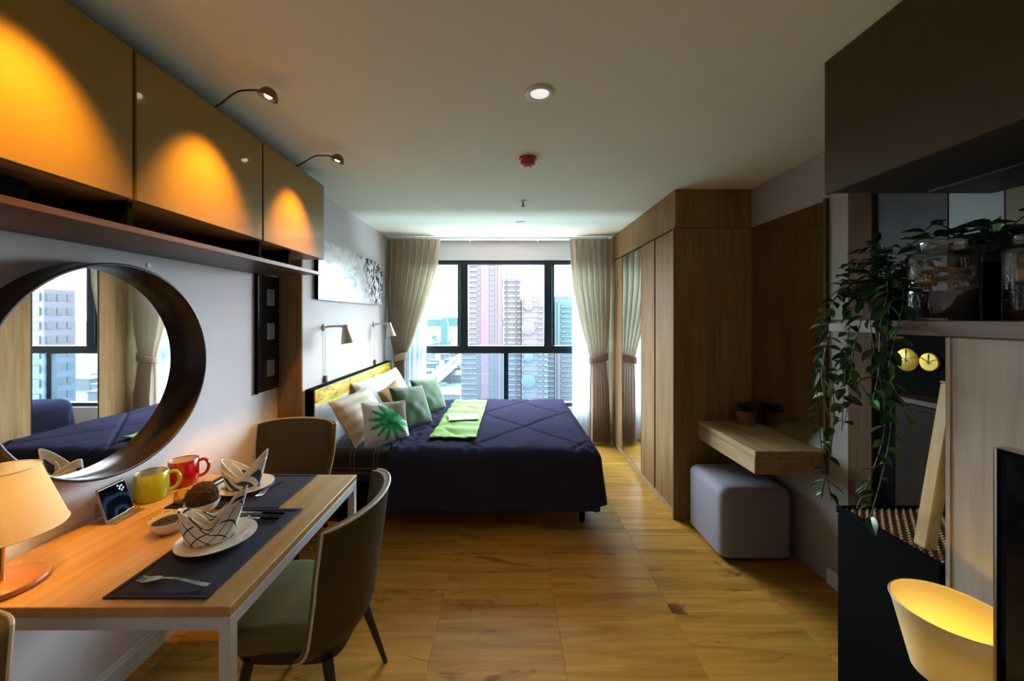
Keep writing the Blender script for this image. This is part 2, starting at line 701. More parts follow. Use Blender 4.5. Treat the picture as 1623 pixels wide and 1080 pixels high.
flo = S('floor', B(-1.9, 2.1, YB - .1, YW + .1, -.15, -.008), M['grout'])
tile_me = MB().box(-.2994, .2994, -.2994, .2994, -.007, 0, 0).mesh('tile', M['floor'], False)
for i in range(-4, 5):
    for j in range(-3, 6):
        x, y = .253 + i * .6, 2.13 - .3 + j * .6 - .3
        x -= .3
        if x < -1.9 or x > 2.2 or y > 4.95 or y < -1.5: continue
        o = bpy.data.objects.new('tile', tile_me)
        COL.objects.link(o)
        o.parent = flo
        o.location = (x, y + .3, 0)
S('ceiling', B(-1.9, 2.1, YB - .1, YW + .15, H, H + .15), M['ceiling'])
S('wall_table_side', B(WT - .2, WT, YB, 2.70, 0, H), M['wall'])
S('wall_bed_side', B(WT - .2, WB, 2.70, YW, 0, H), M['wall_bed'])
S('wall_wardrobe_side', B(WR, WR + .2, YB, YW, 0, H), plain('dimmed_wall_paint', (.33, .30, .27), .75, var=.03, scale=8))  # wall paint darkened evenly: the dimness of this side is put into its colour
S('wall_back', B(WT - .2, WR + .2, YB - .15, YB, 0, H), M['wall'])
WX0, WX1, WZ0, WZ1 = -1.14, 1.14, .40, 2.25
wm = MB()
wm.box(WT - .2, WX0, YW, YW + .16, 0, H).box(WX1, WR + .2, YW, YW + .16, 0, H)
wm.box(WX0, WX1, YW, YW + .16, 0, WZ0).box(WX0, WX1, YW, YW + .16, WZ1, H)
S('wall_window', wm, M['wall'])
S('trim_1', B(WT + .001, WB + .002, 2.684, 2.699, 0, H - .001), M['oak'])
bb = struct(MB().prism([(WT + .001, 0), (WT + .018, 0), (WT + .018, .075), (WT + .012, .082), (WT + .012, .092), (WT + .001, .098)], 1, YB, 2.68).build('baseboard_table_side', M['white'], smooth=False))
# prism axis 1 puts (x, z) around y
struct(B(WR - .014, WR - .001, 1.45, 2.18, 0, .09, .003).build('baseboard_wardrobe_side', M['white'], smooth=False))

win = thing('window_1', '', '')
for k in ('label', 'category'): del win[k]
win['kind'] = 'structure'
F0, F1 = YW + .03, YW + .10
fr = MB()
fr.box(WX0, WX1, F0, F1, WZ1 - .055, WZ1, .004).box(WX0, WX1, F0, F1, WZ0, WZ0 + .05, .004)
fr.box(WX0, WX0 + .05, F0, F1, WZ0, WZ1, .004).box(WX1 - .05, WX1, F0, F1, WZ0, WZ1, .004)
fr.build('window_frame', M['frame_dark'], win, smooth=False)
B(WX0, WX1, F0 - .01, F1, 1.07, 1.168, .005).build('transom', M['frame_dark'], win, smooth=False)
for cx in (-.546, .515):
    B(cx - .052, cx + .052, F0 - .012, F1, 1.168, WZ1 - .05, .005).build('mullion', M['frame_dark'], win, smooth=False)
    sx = 1 if cx < 0 else -1
    B(cx - sx * .085, cx - sx * .055, F0 + .01, F1, 1.168, WZ1 - .05, .004).build('sash_rail', M['frame_dark'], win, smooth=False)
B(-.048, .016, F0 - .005, F1, WZ0 + .04, 1.072, .005).build('mullion', M['frame_dark'], win, smooth=False)
T_SIDE = glass('tinted_pane', (.52, .90, .95), .1)
T_CLEAR = glass('clear_pane', (.92, .87, .93), .05)
T_LOW = glass('blue_pane', (.62, .82, .97), .1)
for x0, x1, z0, z1, m in ((WX0 + .05, -.598, 1.168, WZ1 - .05, T_SIDE), (-.494, .463, 1.168, WZ1 - .05, T_CLEAR), (.567, WX1 - .05, 1.168, WZ1 - .05, T_SIDE),
                          (WX0 + .05, -.048, WZ0 + .05, 1.07, T_LOW), (.016, WX1 - .05, WZ0 + .05, 1.07, T_LOW)):
    MB().add([(x0, F0 + .035, z0), (x1, F0 + .035, z0), (x1, F0 + .035, z1), (x0, F0 + .035, z1)], [(0, 1, 2, 3)]).build('pane', m, win, smooth=False)

# ------------------------------------------------------------------ wardrobe, vanity
WX = 1.27
t = thing('wardrobe', 'tall oak laminate wardrobe with a mirrored door beside the window', 'wardrobe', (WX, 2.857, 0))


def wb(name, x0, x1, y0, y1, z0, z1, m, b=.002, parent=t):
    return B(x0 - WX, x1 - WX, y0 - 2.857, y1 - 2.857, z0, z1, b).build(name, m, parent, smooth=False)


wb('side_panel', WX - .016, WR - .002, 2.857, 2.880, 0, 2.205, M['oak'])
wb('carcass', WX + .022, WR - .002, 2.882, 4.70, .002, 2.203, M['carcass'], 0)
wb('fascia', WX, WR - .002, 2.866, 4.72, 2.21, H - .002, M['oak'])
wb('plinth', WX + .004, WX + .02, 2.882, 4.70, 0, .055, M['oak_x'])
for y0, y1 in ((2.884, 3.235), (3.262, 3.575)):
    wb('door', WX - .004, WX + .018, y0, y1, .06, 2.195, M['oak'])
wb('door_channel', WX + .014, WX + .021, 3.236, 3.261, .06, 2.195, M['black'], 0)
md = wb('door', WX + .002, WX + .018, 3.580, 4.17, .06, 2.195, M['carcass'])
B(WX - .002 - WX, .0015, 3.590 - 2.857, 4.160 - 2.857, .07, 2.185, .0006).build('mirror_glass', M['mirror'], md, smooth=False)['label'] = 'mirror glass of the middle door'
wb('end_panel', WX - .004, WX + .018, 4.176, 4.70, .06, 2.195, M['oak'])

t = thing('vanity_desk', 'floating oak vanity desk with one drawer below the mirror', 'desk', (1.645, 2.527, .615))
B(-.205, .203, -.33, .328, .095, .135, .002).build('desk_top', M['oak_x'], t, smooth=False)
B(-.19, .203, -.33, .328, 0, .093, .002).build('body', M['oak_x'], t, smooth=False)
B(-.207, -.191, -.328, .326, .002, .093, .002).build('drawer_front', M['oak_x'], t, smooth=False)
t = thing('vanity_mirror', 'large unframed wall mirror above the floating oak vanity desk', 'mirror', (WR, 2.527, .755))
B(-.010, -.001, -.325, .325, 0, 1.45, .001).build('mirror_glass', M['mirror_dim'], t, smooth=False)
B(-.02, -.001, -.352, -.3315, -.13, 1.46, .002).build('edge_trim', M['walnut_z'], t, smooth=False)

t = thing('ottoman', 'cube shaped grey fabric ottoman tucked below the floating vanity desk', 'stool', (1.56, 2.58, 0))
mb = MB()


def ott(u, v):
    a = 2 * PI * u
    e = .20
    c, s_ = math.cos(a), math.sin(a)
    rx = math.copysign(abs(c) ** e, c)
    ry = math.copysign(abs(s_) ** e, s_)
    if v < .6:
        z, k = .03 + v / .6 * .375, 1.0
    elif v < .85:
        q = (v - .6) / .25 * PI / 2
        z, k = .405 + .055 * math.sin(q), 1 - .055 * (1 - math.cos(q)) / .225
    else:
        q = (v - .85) / .15
        z, k = .46 + .008 * math.sin(q * PI / 2), (1 - .055 / .225) * (1 - q)
    return (rx * .225 * k, ry * .225 * k, z)


mb.grid(ott, 64, 30, wrap=True)
mb.build('upholstery', M['ottoman'], t, ang=80)
mb = MB()
mb.tube([(.226 * math.copysign(abs(math.cos(a)) ** .2, math.cos(a)), .226 * math.copysign(abs(math.sin(a)) ** .2, math.sin(a)), .40) for a in [2 * PI * k / 64 for k in range(65)]], .003, 5, False)
mb.build('seam_piping', M['ottoman'], t)
for sx in (-1, 1):
    for sy in (-1, 1):
        MB().lathe([(0, 0), (.018, 0), (.022, .032), (0, .032)], 10, (sx * .17, sy * .17, 0)).build('foot', M['black'], t)

# ------------------------------------------------------------------ overhead cabinets on the table wall
CX, CZ0, CZ1 = -1.25, 1.922, 2.43
for (y0, y1), lab in zip(((.605, 1.267), (1.273, 1.934), (1.940, 2.585)),
                         ('champagne lacquered overhead cabinet nearest the viewer, above the table lamp', 'champagne lacquered overhead cabinet in the middle of the row of three', 'champagne lacquered overhead cabinet at the end beside the bed')):
    t = thing('overhead_cabinet', lab, 'cabinet', (WT, (y0 + y1) / 2, CZ0), 0, 'overhead cabinets above the dining table')
    h = (y1 - y0) / 2
    B(.001, CX - WT - .022, -h, h, .008, CZ1 - CZ0, .001).build('body', M['carcass'], t, smooth=False)
    B(.016, CX - WT - .024, -h + .001, h - .001, .001, .007, .0005).build('bottom_panel', M['oak_x'], t, smooth=False)
    B(CX - WT - .020, CX - WT, -h + .002, h - .002, 0, CZ1 - CZ0 - .002, .003).build('door', M['champagne'], t, smooth=False)
t = thing('open_shelf', 'long brown wooden open shelf hung under the overhead cabinets', 'shelf', (WT, .6, 1.81))
B(.001, 1.63 - 1.245, 0, 1.93, 0, .022, .002).build('bottom_board', M['walnut'], t, smooth=False)
B(.001, .014, 0, 1.90, .024, .109, .001).build('back_panel', M['oak'], t, smooth=False)
for y in (.67, 1.337, 1.60):
    B(.016, .365, y - .010, y + .010, .023, .109, .001).build('divider', M['black'], t, smooth=False)
t = thing('storage_box', 'black storage box lying in the open shelf under the cabinets', 'box', (-1.40, .93, 1.832))
B(-.1, .1, -.1, .1, 0, .05, .004).build('box_body', M['black'], t, smooth=False)
B(-.102, .102, -.102, .102, .051, .066, .004).build('lid', M['black'], t, smooth=False)

LE = 58
for k, (hy, lab) in enumerate(((1.555, 'bronze gooseneck lamp reaching out over the middle overhead cabinet'), (2.19, 'bronze gooseneck lamp reaching out over the overhead cabinet beside the bed'), (.95, 'bronze gooseneck lamp over the overhead cabinet nearest the viewer'))):
    by = hy + .085
    t = thing('gooseneck_lamp', lab, 'lamp', (-1.30, by, CZ1 + .001), 0, 'gooseneck lamps above the overhead cabinets')
    MB().lathe([(0, 0), (.028, 0), (.028, .008), (.010, .014), (0, .014)], 14).build('base', M['bronze'], t)
    MB().tube(smooth_path([(0, 0, .008), (.05, -.012, .006), (.10, -.030, .022), (.17, -.055, .043), (.235, -.072, .040), (.285, -.082, .032)]), .0042, 7).build('arm', M['bronze'], t)
    d = Vector((.50, -.1, -.42)).normalized()
    Mh = d.to_track_quat('Z', 'Y').to_matrix().to_4x4()
    # bell shaped head opening down towards the door
    ax = Vector((-.30, .0, -.95)).normalized()
    Mh = ax.to_track_quat('Z', 'Y').to_matrix().to_4x4()
    c = Vector((.325, -.085, .030))
    MB().lathe([(.0, 0), (.010, 0), (.022, .006), (.033, .022), (.038, .042), (.036, .042), (.031, .024), (.020, .010), (0, .006)], 20, c - ax * .010, Mh).build('head', M['bronze'], t)
    MB().lathe([(0, .022), (.013, .024), (.016, .032), (.010, .040), (0, .042)], 14, c - ax * .010, Mh).build('bulb', emit('halogen', (1, .78, .42), 12), t)
    wl = Vector((-1.30, by, CZ1)) + c + ax * .045
    light('gooseneck_light', 'SPOT', wl, LE, WARM, (-1.25, hy + .015, 1.93), .02, 68, 1.0)

# ------------------------------------------------------------------ round mirror
mc = Vector((WT, 1.51, 1.325))
t = thing('round_mirror', 'round wall mirror in a deep dark wooden hoop above the dining table', 'mirror', mc)
MX = Matrix.Rotation(PI / 2, 4, 'Y')
R = .418
MB().lathe([(R, 0), (R, .098), (R - .003, .1), (R - .010, .1), (R - .012, .098), (R - .012, .012), (R - .012, 0), (R, 0)], 96, (0.001, 0, 0), MX).build('hoop_frame', M['hoop'], t, ang=50)
MB().lathe([(0, .004), (R - .012, .004), (R - .012, .011), (0, .011)], 96, (0.001, 0, 0), MX).build('mirror_glass', M['mirror'], t)
MB().lathe([(0, 0), (.010, 0), (.010, .008), (0, .009)], 12, (0.10, .10, R + .008), MX).build('hanging_clip', M['white'], t)

# ------------------------------------------------------------------ black switch panel
t = thing('switch_panel', 'tall black glass switch panel beside the oak pilaster', 'panel', (WT, 2.565, 1.035))
B(.001, .016, -.118, .114, 0, .772, .002).build('panel_glass', M['black_gloss'], t, smooth=False)
B(.001, .022, -.128, -.119, -.004, .774, .002).build('panel_edge', M['black'], t, smooth=False)
for z, m in ((.628, 'a'), (.398, 'b'), (.150, 'c')):
    s = B(.0165, .024, -.028, .052, z - .055, z + .055, .003).build('switch_plate', M['switch_grey'], t, smooth=False)
    for q in (-1, 1):
        B(.0245, .028, .012 + q * .018 - .014, .012 + q * .018 + .014, z - .035, z + .035, .002).build('rocker', M['switch_grey'], s, smooth=False)

# ------------------------------------------------------------------ picture
t = thing('wall_picture', 'wide black and white canvas picture above the bed', 'picture', (WB, 3.595, 1.665))
B(.001, .030, -.733, .733, .002, .463, .003).build('stretcher', M['black'], t, smooth=False)
B(.0305, .034, -.735, .735, 0, .465, .001).build('canvas', M['print'], t, smooth=False)

# ------------------------------------------------------------------ wall reading lamps
for y, lab in ((3.01, 'beige wall reading lamp nearer the overhead cabinets, with hanging cord'), (4.13, 'beige wall reading lamp beside the window curtain')):
    t = thing('wall_lamp', lab, 'lamp', (WB, y, 1.45), 0, 'wall reading lamps over the headboard')
    MB().lathe([(0, 0), (.028, 0), (.028, .012), (.012, .018), (0, .018)], 18, (.001, 0, 0), MX).build('wall_plate', M['beige_metal'], t)
    MB().tube(smooth_path([(.015, 0, 0), (.05, 0, .006), (.12, 0, .008), (.165, -.004, .004)]), .009, 8).build('arm', M['beige_metal'], t)
    Ms = Vector((.16, 0, -1)).normalized().to_track_quat('Z', 'Y').to_matrix().to_4x4()
    c = Vector((.170, -.004, .020))
    MB().lathe([(0, 0), (.020, 0), (.024, .010), (.024, .035), (.034, .070), (.052, .150), (.0505, .150), (.032, .072), (.0, .060)], 24, c, Ms).build('shade', M['beige_metal'], t)
    MB().lathe([(0, .085), (.018, .095), (.020, .115), (.012, .130), (0, .134)], 12, c, Ms).build('bulb', emit('lamp_bulb_warm', (1, .8, .55), 3), t)
    cd = MB().tube(smooth_path([(.010, 0, -.02), (.012, .004, -.15), (.008, .006, -.30), (.010, .01, -.40)]), .0028, 6)
    cd.build('cord', M['white'], t)
    B(.001, .022, -.006, .026, -.44, -.385, .004).build('cord_switch', M['bronze'], t, smooth=False)
    light('reading_light', 'POINT', (WB + .17, y - .004, 1.45 - .16), .13, (1, .62, .35), size=.02)

# ------------------------------------------------------------------ ceiling devices
t = thing('downlight', 'round white recessed downlight, largest fitting on the ceiling', 'ceiling light', (.14, 1.637, H))
MB().lathe([(.040, -.001), (.063, -.001), (.063, -.005), (.058, -.009), (.046, -.010), (.040, -.004)], 36).build('trim_ring', M['white'], t)
MB().lathe([(0, -.003), (.041, -.003), (.041, -.0012), (0, -.0012)], 32).build('diffuser', emit('downlight_diffuser', (.9, .88, .86), .55), t)
t = thing('fire_alarm', 'red round fire alarm device fixed to the ceiling', 'alarm', (.125, 2.31, H))
MB().lathe([(0, -.001), (.055, -.001), (.055, -.014), (.048, -.018), (0, -.018)], 28).build('base', M['red_dev'], t)
MB().lathe([(0, -.018), (.047, -.018), (.044, -.042), (.030, -.050), (0, -.050)], 28).build('body', M['red_dev'], t)
MB().lathe([(0, -.0502), (.026, -.0502), (.022, -.058), (0, -.060)], 24).build('lens', NT('pink_lens').set((.75, .18, .22), .15), t)
t = thing('sprinkler', 'small dark sprinkler head hanging from the ceiling', 'sprinkler', (.132, 3.15, H))
MB().lathe([(0, -.001), (.030, -.001), (.028, -.006), (0, -.007)], 20).build('escutcheon', M['white'], t)
MB().tube([(0, 0, -.006), (0, 0, -.045)], .008, 8).build('stem', M['bronze'], t)
MB().lathe([(0, -.045), (.019, -.045), (.019, -.049), (0, -.049)], 16).build('deflector', M['bronze'], t)
t = thing('ceiling_disc', 'flat white disc cover on the ceiling near the window', 'cover', (.135, 3.86, H))
MB().lathe([(0, -.001), (.042, -.001), (.040, -.008), (.020, -.011), (0, -.011)], 24).build('cover', M['white'], t)
MB().lathe([(.043, -.001), (.052, -.001), (.051, -.004), (.043, -.004)], 24).build('ring', M['white'], t)

# ------------------------------------------------------------------ bed
t = thing('bed', 'double bed with a dark base and printed white and yellow headboard', 'bed', (-.35, 3.60, 0))
bo = Vector((-.35, 3.60, 0))


def bb_(name, x0, x1, y0, y1, z0, z1, m, b=.004, parent=t):
    return B(x0 + .35, x1 + .35, y0 - 3.6, y1 - 3.6, z0, z1, b).build(name, m, parent, smooth=False)


bb_('bed_base', -1.375, .60, 2.80, 4.40, .13, .298, M['black'])
hb = bb_('headboard', -1.455, -1.396, 2.722, 4.55, .0, 1.008, M['black'], .006)
for k in range(3):
    y0 = 2.728 + k * .606
    bb_('print_panel', -1.3955, -1.385, y0 + .0015, y0 + .6035, .32, 1.0, M['headprint'], .003, hb)
for x in (-1.25, .56):
    for y in (2.84, 4.36):
        MB().tube([(x + .35, y - 3.6, 0), (x + .35, y - 3.6, .128)], [.020, .028], 10).build('leg', M['black'], t)

t = thing('mattress', 'mattress in a dark plaid fitted sheet with thin cream lines', 'mattress', (-.37, 3.60, .30))
mm = MB()


def rbox(u, v, hx, hy, z0, z1, e=.12, r=.05):
    a = 2 * PI * u
    c, s_ = math.cos(a), math.sin(a)
    rx, ry = math.copysign(abs(c) ** e, c), math.copysign(abs(s_) ** e, s_)
    if v < .15:
        k = v / .15
        return (rx * hx * k * .96, ry * hy * k * .97, z0)
    if v < .3:
        q = (v - .15) / .15 * PI / 2
        return (rx * (hx - r * (1 - math.sin(q))), ry * (hy - r * (1 - math.sin(q))), z0 + r * (1 - math.cos(q)))
    if v < .6:
        return (rx * hx, ry * hy, z0 + r + (z1 - z0 - 2 * r) * (v - .3) / .3)
    if v < .8:
        q = (v - .6) / .2 * PI / 2
        return (rx * (hx - r * (1 - math.cos(q))), ry * (hy - r * (1 - math.cos(q))), z1 - r + r * math.sin(q))
    k = 1 - (v - .8) / .2
    return (rx * (hx - r) * k, ry * (hy - r) * k, z1)


mm.grid(lambda u, v: rbox(u, v, .985, .83, 0, .25), 72, 30, wrap=True)
mm.build('fitted_sheet', M['plaid'], t, ang=60)

DX0, DXE, DYN, DYF, DZ = -.86, .60, 2.785, 4.38, .572


def nz(x, y, z=0.0):
    return noise.noise(Vector((x, y, z)))


def quilt(x, y):
    p = (x - .15) * 1.0 + (y - 3.31) * .86
    q = (x - .15) * 1.0 - (y - 3.31) * .86
    T = .80
    z = 0
    for w in (p, q):
        m = abs((w / T + .5) % 1 - .5) * T
        z -= .013 * math.exp(-(m / .016) ** 2)
    z += .009 * math.sqrt(abs(math.sin(PI * p / T) * math.sin(PI * q / T)))
    cr = max(0, min(1, (-.35 - x) / .3))
    z += .006 * nz(x * 5, y * 4) + cr * (.016 * nz(x * 14, y * 9, 3) + .010 * nz(x * 30, y * 16, 7))
    z += .004 * nz(x * 12, y * 5, 5)
    return z


def duvet(u, v):
    s_ = u * 1.92
    tt = 2.32 + v * (4.62 - 2.32)
    xs = DX0 + s_
    ds, dn, df = max(0, xs - DXE), max(0, DYN - tt), max(0, tt - DYF)
    dt = dn + df
    d = math.hypot(ds, dt)
    cx, cy = min(xs, DXE), min(max(tt, DYN), DYF)
    z = DZ + quilt(cx, cy) * (1 if d == 0 else max(0, 1 - d / .12))
    if s_ < .07:
        z -= .045 * (1 - math.sqrt(max(0, 1 - (1 - s_ / .07) ** 2)))
    if d == 0:
        return (cx, cy, z)
    ux, uy = ds / d, (-dn if dn else df) / d
    d = min(d, .465)
    r = .092
    if d < r * PI / 2:
        o, dz = r * math.sin(d / r), r * (1 - math.cos(d / r))
    else:
        rest = d - r * PI / 2
        w = rest / .32
        o = r + rest * .05 + w * .022 * math.sin((cx * 9 + cy * 7) + math.atan2(ux, uy) * 5) + w * .012 * nz(cx * 6, cy * 6, 2)
        dz = r + rest
    return (cx + ux * o, cy + uy * o, z - dz + (.006 * nz(cx * 7 + ux, cy * 7 + uy, d * 8)))


t = thing('duvet', 'navy quilted duvet with diagonal stitching draped over the bed', 'duvet', (0, 0, 0))
MB().grid(duvet, 160, 170).build('quilted_cover', M['duvet'], t, ang=80)
# turned back edge at the head end
mb = MB()
mb.tube([(DX0 + .012 + .012 * nz(y * 6, 1), y, DZ - .022 + .008 * nz(y * 9, 4)) for y in [2.80 + k * 1.58 / 40 for k in range(41)]], .024, 8)
mb.build('rolled_edge', M['duvet'], t)


def cushion(name, label, w, h, th, center, n, roll, mat, cat='cushion', group=None, seed=0, piping=None):
    n = Vector(n).normalized()
    up = (Vector((0, 0, 1)) - n * n.z).normalized()
    rt = up.cross(n).normalized()
    Rm = Matrix((rt, up, n)).transposed().to_4x4() @ Matrix.Rotation(roll, 4, 'Z')
    o = bpy.data.objects.new(name, None)
    COL.objects.link(o)
    o.matrix_world = Matrix.Translation(center) @ Rm
    tag(o, label, cat, group)
    mb = MB()

    def side(sgn):
        def f(u, v):
            a, b = 2 * u - 1, 2 * v - 1
            k = ((1 - a * a) * (1 - b * b))
            x = w / 2 * a * (1 - .07 * (1 - b * b) * 1)
            y = h / 2 * b * (1 - .07 * (1 - a * a) * 1)
            z = sgn * th / 2 * (max(k, 0) ** .42)
            z += sgn * .012 * k ** .5 * nz(a * 2.2 + seed, b * 2.2, sgn)
            y += .006 * nz(a * 3 + seed, b * 3, 5) * k
            return (x, y, z)
        return f
    mb.grid(side(1), 22, 22)
    mb.grid(side(-1), 22, 22)
    mb.build('cover', mat, o, ang=180)
    pts = []
    for k in range(81):
        q = k / 80 * 4
        e, f = int(q) % 4, q % 1
        a, b = ((2 * f - 1, -1), (1, 2 * f - 1), (1 - 2 * f, 1), (-1, 1 - 2 * f))[e]
        pts.append((w / 2 * a * (1 - .07 * (1 - b * b)), h / 2 * b * (1 - .07 * (1 - a * a)), 0))
    MB().tube(pts, .004, 5, False).build('edge_piping', piping or mat, o)
    return o


cushion('pillow', 'cream ribbed pillow at the near side of the headboard', .52, .39, .15, (-1.175, 3.06, .745), (.80, -.20, .55), .06, M['cream'], 'pillow', seed=1)
cushion('pillow', 'plain white pillow leaning on the middle of the headboard', .54, .40, .14, (-1.25, 3.60, .765), (.85, -.1, .45), 0, M['pillow_white'], 'pillow', seed=2)
cushion('pillow', 'white pillow at the window end of the headboard', .52, .38, .14, (-1.245, 4.16, .765), (.85, -.12, .45), .05, M['pillow_white'], 'pillow', seed=3)
cushion('cushion', 'small golden brown cushion between white pillow and sage cushion', .34, .32, .12, (-1.055, 3.57, .745), (.85, -.25, .45), .2, M['gold_cloth'], seed=4)
cushion('cushion', 'white cushion printed with a green palm leaf', .37, .32, .11, (-.955, 2.985, .705), (.62, -.62, .42), -.10, M['leafprint'], seed=5)
cushion('cushion', 'darker sage green velvet cushion nearer the palm leaf cushion', .42, .38, .12, (-.845, 3.36, .735), (.80, -.40, .42), -.10, M['sage'], seed=6)
cushion('cushion', 'paler sage green velvet cushion nearer the window', .42, .36, .12, (-.80, 3.87, .73), (.80, -.40, .42), -.08, M['sage_light'], seed=7)

t = thing('throw_cloth', 'folded lime green cloth laid across the navy duvet', 'cloth', (0, 0, 0))


def thr(u, v):
    y = 2.93 + v * 1.33
    x = -.60 + u * .365 + .02 * (v - .5)
    return (x, y, DZ + max(quilt(x, y), -.003) + .012 + .004 * math.sin(v * 40 + u * 2) + .003 * nz(u * 8, v * 12))


mb = MB().grid(thr, 24, 70)
o = mb.build('cloth', M['lime'], t, ang=80)
md_ = o.modifiers.new('thick', 'SOLIDIFY')
md_.thickness = .008
md_.offset = 1
t = thing('booklet', 'pale lavender booklet lying on the lime green cloth', 'booklet', (-.405, 3.49, DZ + .033), .18)
B(-.135, .135, -.10, .10, 0, .004, .001).build('cover', plain('lavender_card', (.58, .60, .72), .5, var=.03), t, smooth=False)
B(-.130, .130, -.096, .096, .0045, .009, .001).build('pages', plain('pale_blue_paper', (.62, .66, .78), .5, var=.03), t, smooth=False)

# ------------------------------------------------------------------ curtains
def lerp_tab(tab, z):
    tab = sorted(tab)
    if z <= tab[0][0]: return tab[0][1]
    for (a, va), (b, vb) in zip(tab, tab[1:]):
        if z <= b:
            k = (z - a) / (b - a)
            k = k * k * (3 - 2 * k) if False else k
            return va + (vb - va) * k
    return tab[-1][1]


CY = 4.55


def ztab(lst):
    return [(EYE - (py - 503) * CY / 600, (px - 804) * CY / 600) for px, py in lst]


LT_L = ztab([(614, 379), (613, 450), (615, 520), (625, 566), (624, 600), (620, 705)])
LT_R = ztab([(699, 379), (694, 420), (685, 455), (674, 486), (657, 536), (642, 566), (643, 600), (648, 705)])
RT_L = ztab([(902, 379), (907, 454), (921, 517), (936, 568), (935, 600), (934, 705)])
RT_R = ztab([(970, 379), (968, 450), (966, 520), (961, 570), (965, 620), (968, 705)])


def drape(tl, tr, seed, folds):
    zt = 2.472

    def f(u, v):
        z = .02 + v * (zt - .02)
        xl, xr = lerp_tab(tl, z), lerp_tab(tr, z)
        wv = xr - xl
        tight = 1 - min(1, abs(z - 1.05) / .5)
        ph = u * folds * 2 * PI + .6 * nz(u * 3 + seed, z * .8) * (1 - v * .6)
        amp = (.052 - .030 * tight) * (1 if z < 2.36 else .45 + .55 * (zt - z) / .112 * .2)
        if z > 2.36: ph = u * folds * 2 * PI
        y = CY + amp * math.sin(ph) + .02 * tight * (u - .5) ** 2
        x = xl + wv * (u + .25 / folds / 2 * math.sin(ph * 2) * .5)
        return (x, y, z)
    return f


def curtain(name, label, tl, tr, seed, folds, tx0, tx1, tz):
    t = thing(name, label, 'curtain', (0, 0, 0), 0, 'tied back curtains at the window')
    o = MB().grid(drape(tl, tr, seed, folds), folds * 14, 60).build('drape', M['curtain'], t, ang=80)
    cx, hw = (tx0 + tx1) / 2, (tx1 - tx0) / 2 + .014
    mb = MB()

    def band(u, v):
        a = 2 * PI * u
        return (cx + hw * math.cos(a), CY + .062 * math.sin(a), tz + (v - .5) * .085 + .022 * math.cos(a) * (1 if seed == 1 else 1))
    mb.grid(band, 40, 4, wrap=True)
    b = mb.build('tieback', M['curtain'], t, ang=80)
    s = b.modifiers.new('thick', 'SOLIDIFY')
    s.thickness = .006
    s.offset = 1
    # heading tape with pinch pleats
    hd = MB()
    zl, zr = lerp_tab(tl, 2.44), lerp_tab(tr, 2.44)
    for k in range(folds):
        x = zl + (zr - zl) * (k + .25) / folds
        hd.box(x - .006, x + .006, CY + .012, CY + .034, 2.39, 2.468, .002)
    hd.build('heading_pleats', M['curtain'], t, kind='stuff')
    return t


curtain('curtain', 'taupe curtain tied back beside the headboard wall', LT_L, LT_R, 1, 8, (626 - 804) * CY / 600, (642 - 804) * CY / 600, 1.055)
curtain('curtain', 'taupe curtain tied back beside the wardrobe', RT_L, RT_R, 2, 7, (936 - 804) * CY / 600, (961 - 804) * CY / 600, 1.035)


def sheer(label, x0, x1, xb0, xb1, seed):
    t = thing('sheer_curtain', label, 'sheer curtain', (0, 0, 0), 0, 'white sheer curtains at the window')

    def f(u, v):
        z = .02 + v * 2.42
        k = min(1, max(0, (z - .9) / .9))
        a, b = xb0 + (x0 - xb0) * k, xb1 + (x1 - xb1) * k
        return (a + (b - a) * u, 4.665 + .018 * math.sin(u * 7 * 2 * PI + .5 * nz(u * 4, z, seed)), z)
    MB().grid(f, 84, 24).build('voile', M['sheer'], t, ang=80)
    MB().tube([(x0, 4.665, 2.445), (x1, 4.665, 2.445)], .010, 8).build('hem', M['white'], t)
    return t


sheer('white sheer curtain behind the drape beside the headboard wall', -1.40, -.98, -1.40, -1.00, 1)
sheer('white sheer curtain behind the drape beside the wardrobe', .80, 1.20, .80, 1.20, 2)
t = thing('curtain_rail', 'slim white curtain rail below the ceiling over the window', 'curtain rail', (-.1, 4.61, H))
B(-1.33, 1.33, -.018, .0, -.026, -.001, .002).build('track', M['white'], t, smooth=False)
B(-1.33, 1.33, .05, .068, -.022, -.001, .002).build('track', M['white'], t, smooth=False)
for x in (-.36, .48):
    B(x - .008, x + .008, -.02, .07, -.034, -.023, .002).build('bracket', M['white'], t, smooth=False)
    MB().tube([(x, .03, -.034), (x, .03, -.055)], .007, 8).build('glider', M['white'], t)

# ------------------------------------------------------------------ dining table
TZ = .74
TX0, TX1, TY0, TY1 = -1.612, -.755, 1.03, 1.90
t = thing('dining_table', 'oak topped dining table with white steel legs against the wall', 'table', (-1.18, 1.465, 0))


def tb(name, x0, x1, y0, y1, z0, z1, m, b=.002):
    return B(x0 + 1.18, x1 + 1.18, y0 - 1.465, y1 - 1.465, z0, z1, b).build(name, m, t, smooth=False)


tb('tabletop', TX0, TX1, TY0, TY1, TZ - .028, TZ, M['tabletop'])
for x0, x1, y0, y1 in ((TX0 + .03, TX1 - .03, TY0 + .002, TY0 + .03), (TX0 + .03, TX1 - .03, TY1 - .03, TY1 - .002), (TX0, TX0 + .028, TY0 + .03, TY1 - .03), (TX1 - .03, TX1 - .002, TY0 + .032, TY1 - .032)):
    tb('rail', x0, x1, y0, y1, TZ - .066, TZ - .029, M['white_metal'])
for x in (TX0, TX1 - .032):
    for y in (TY0 + .001, TY1 - .033):
        tb('leg', x, x + .031, y, y + .031, 0, TZ - .0285, M['white_metal'])

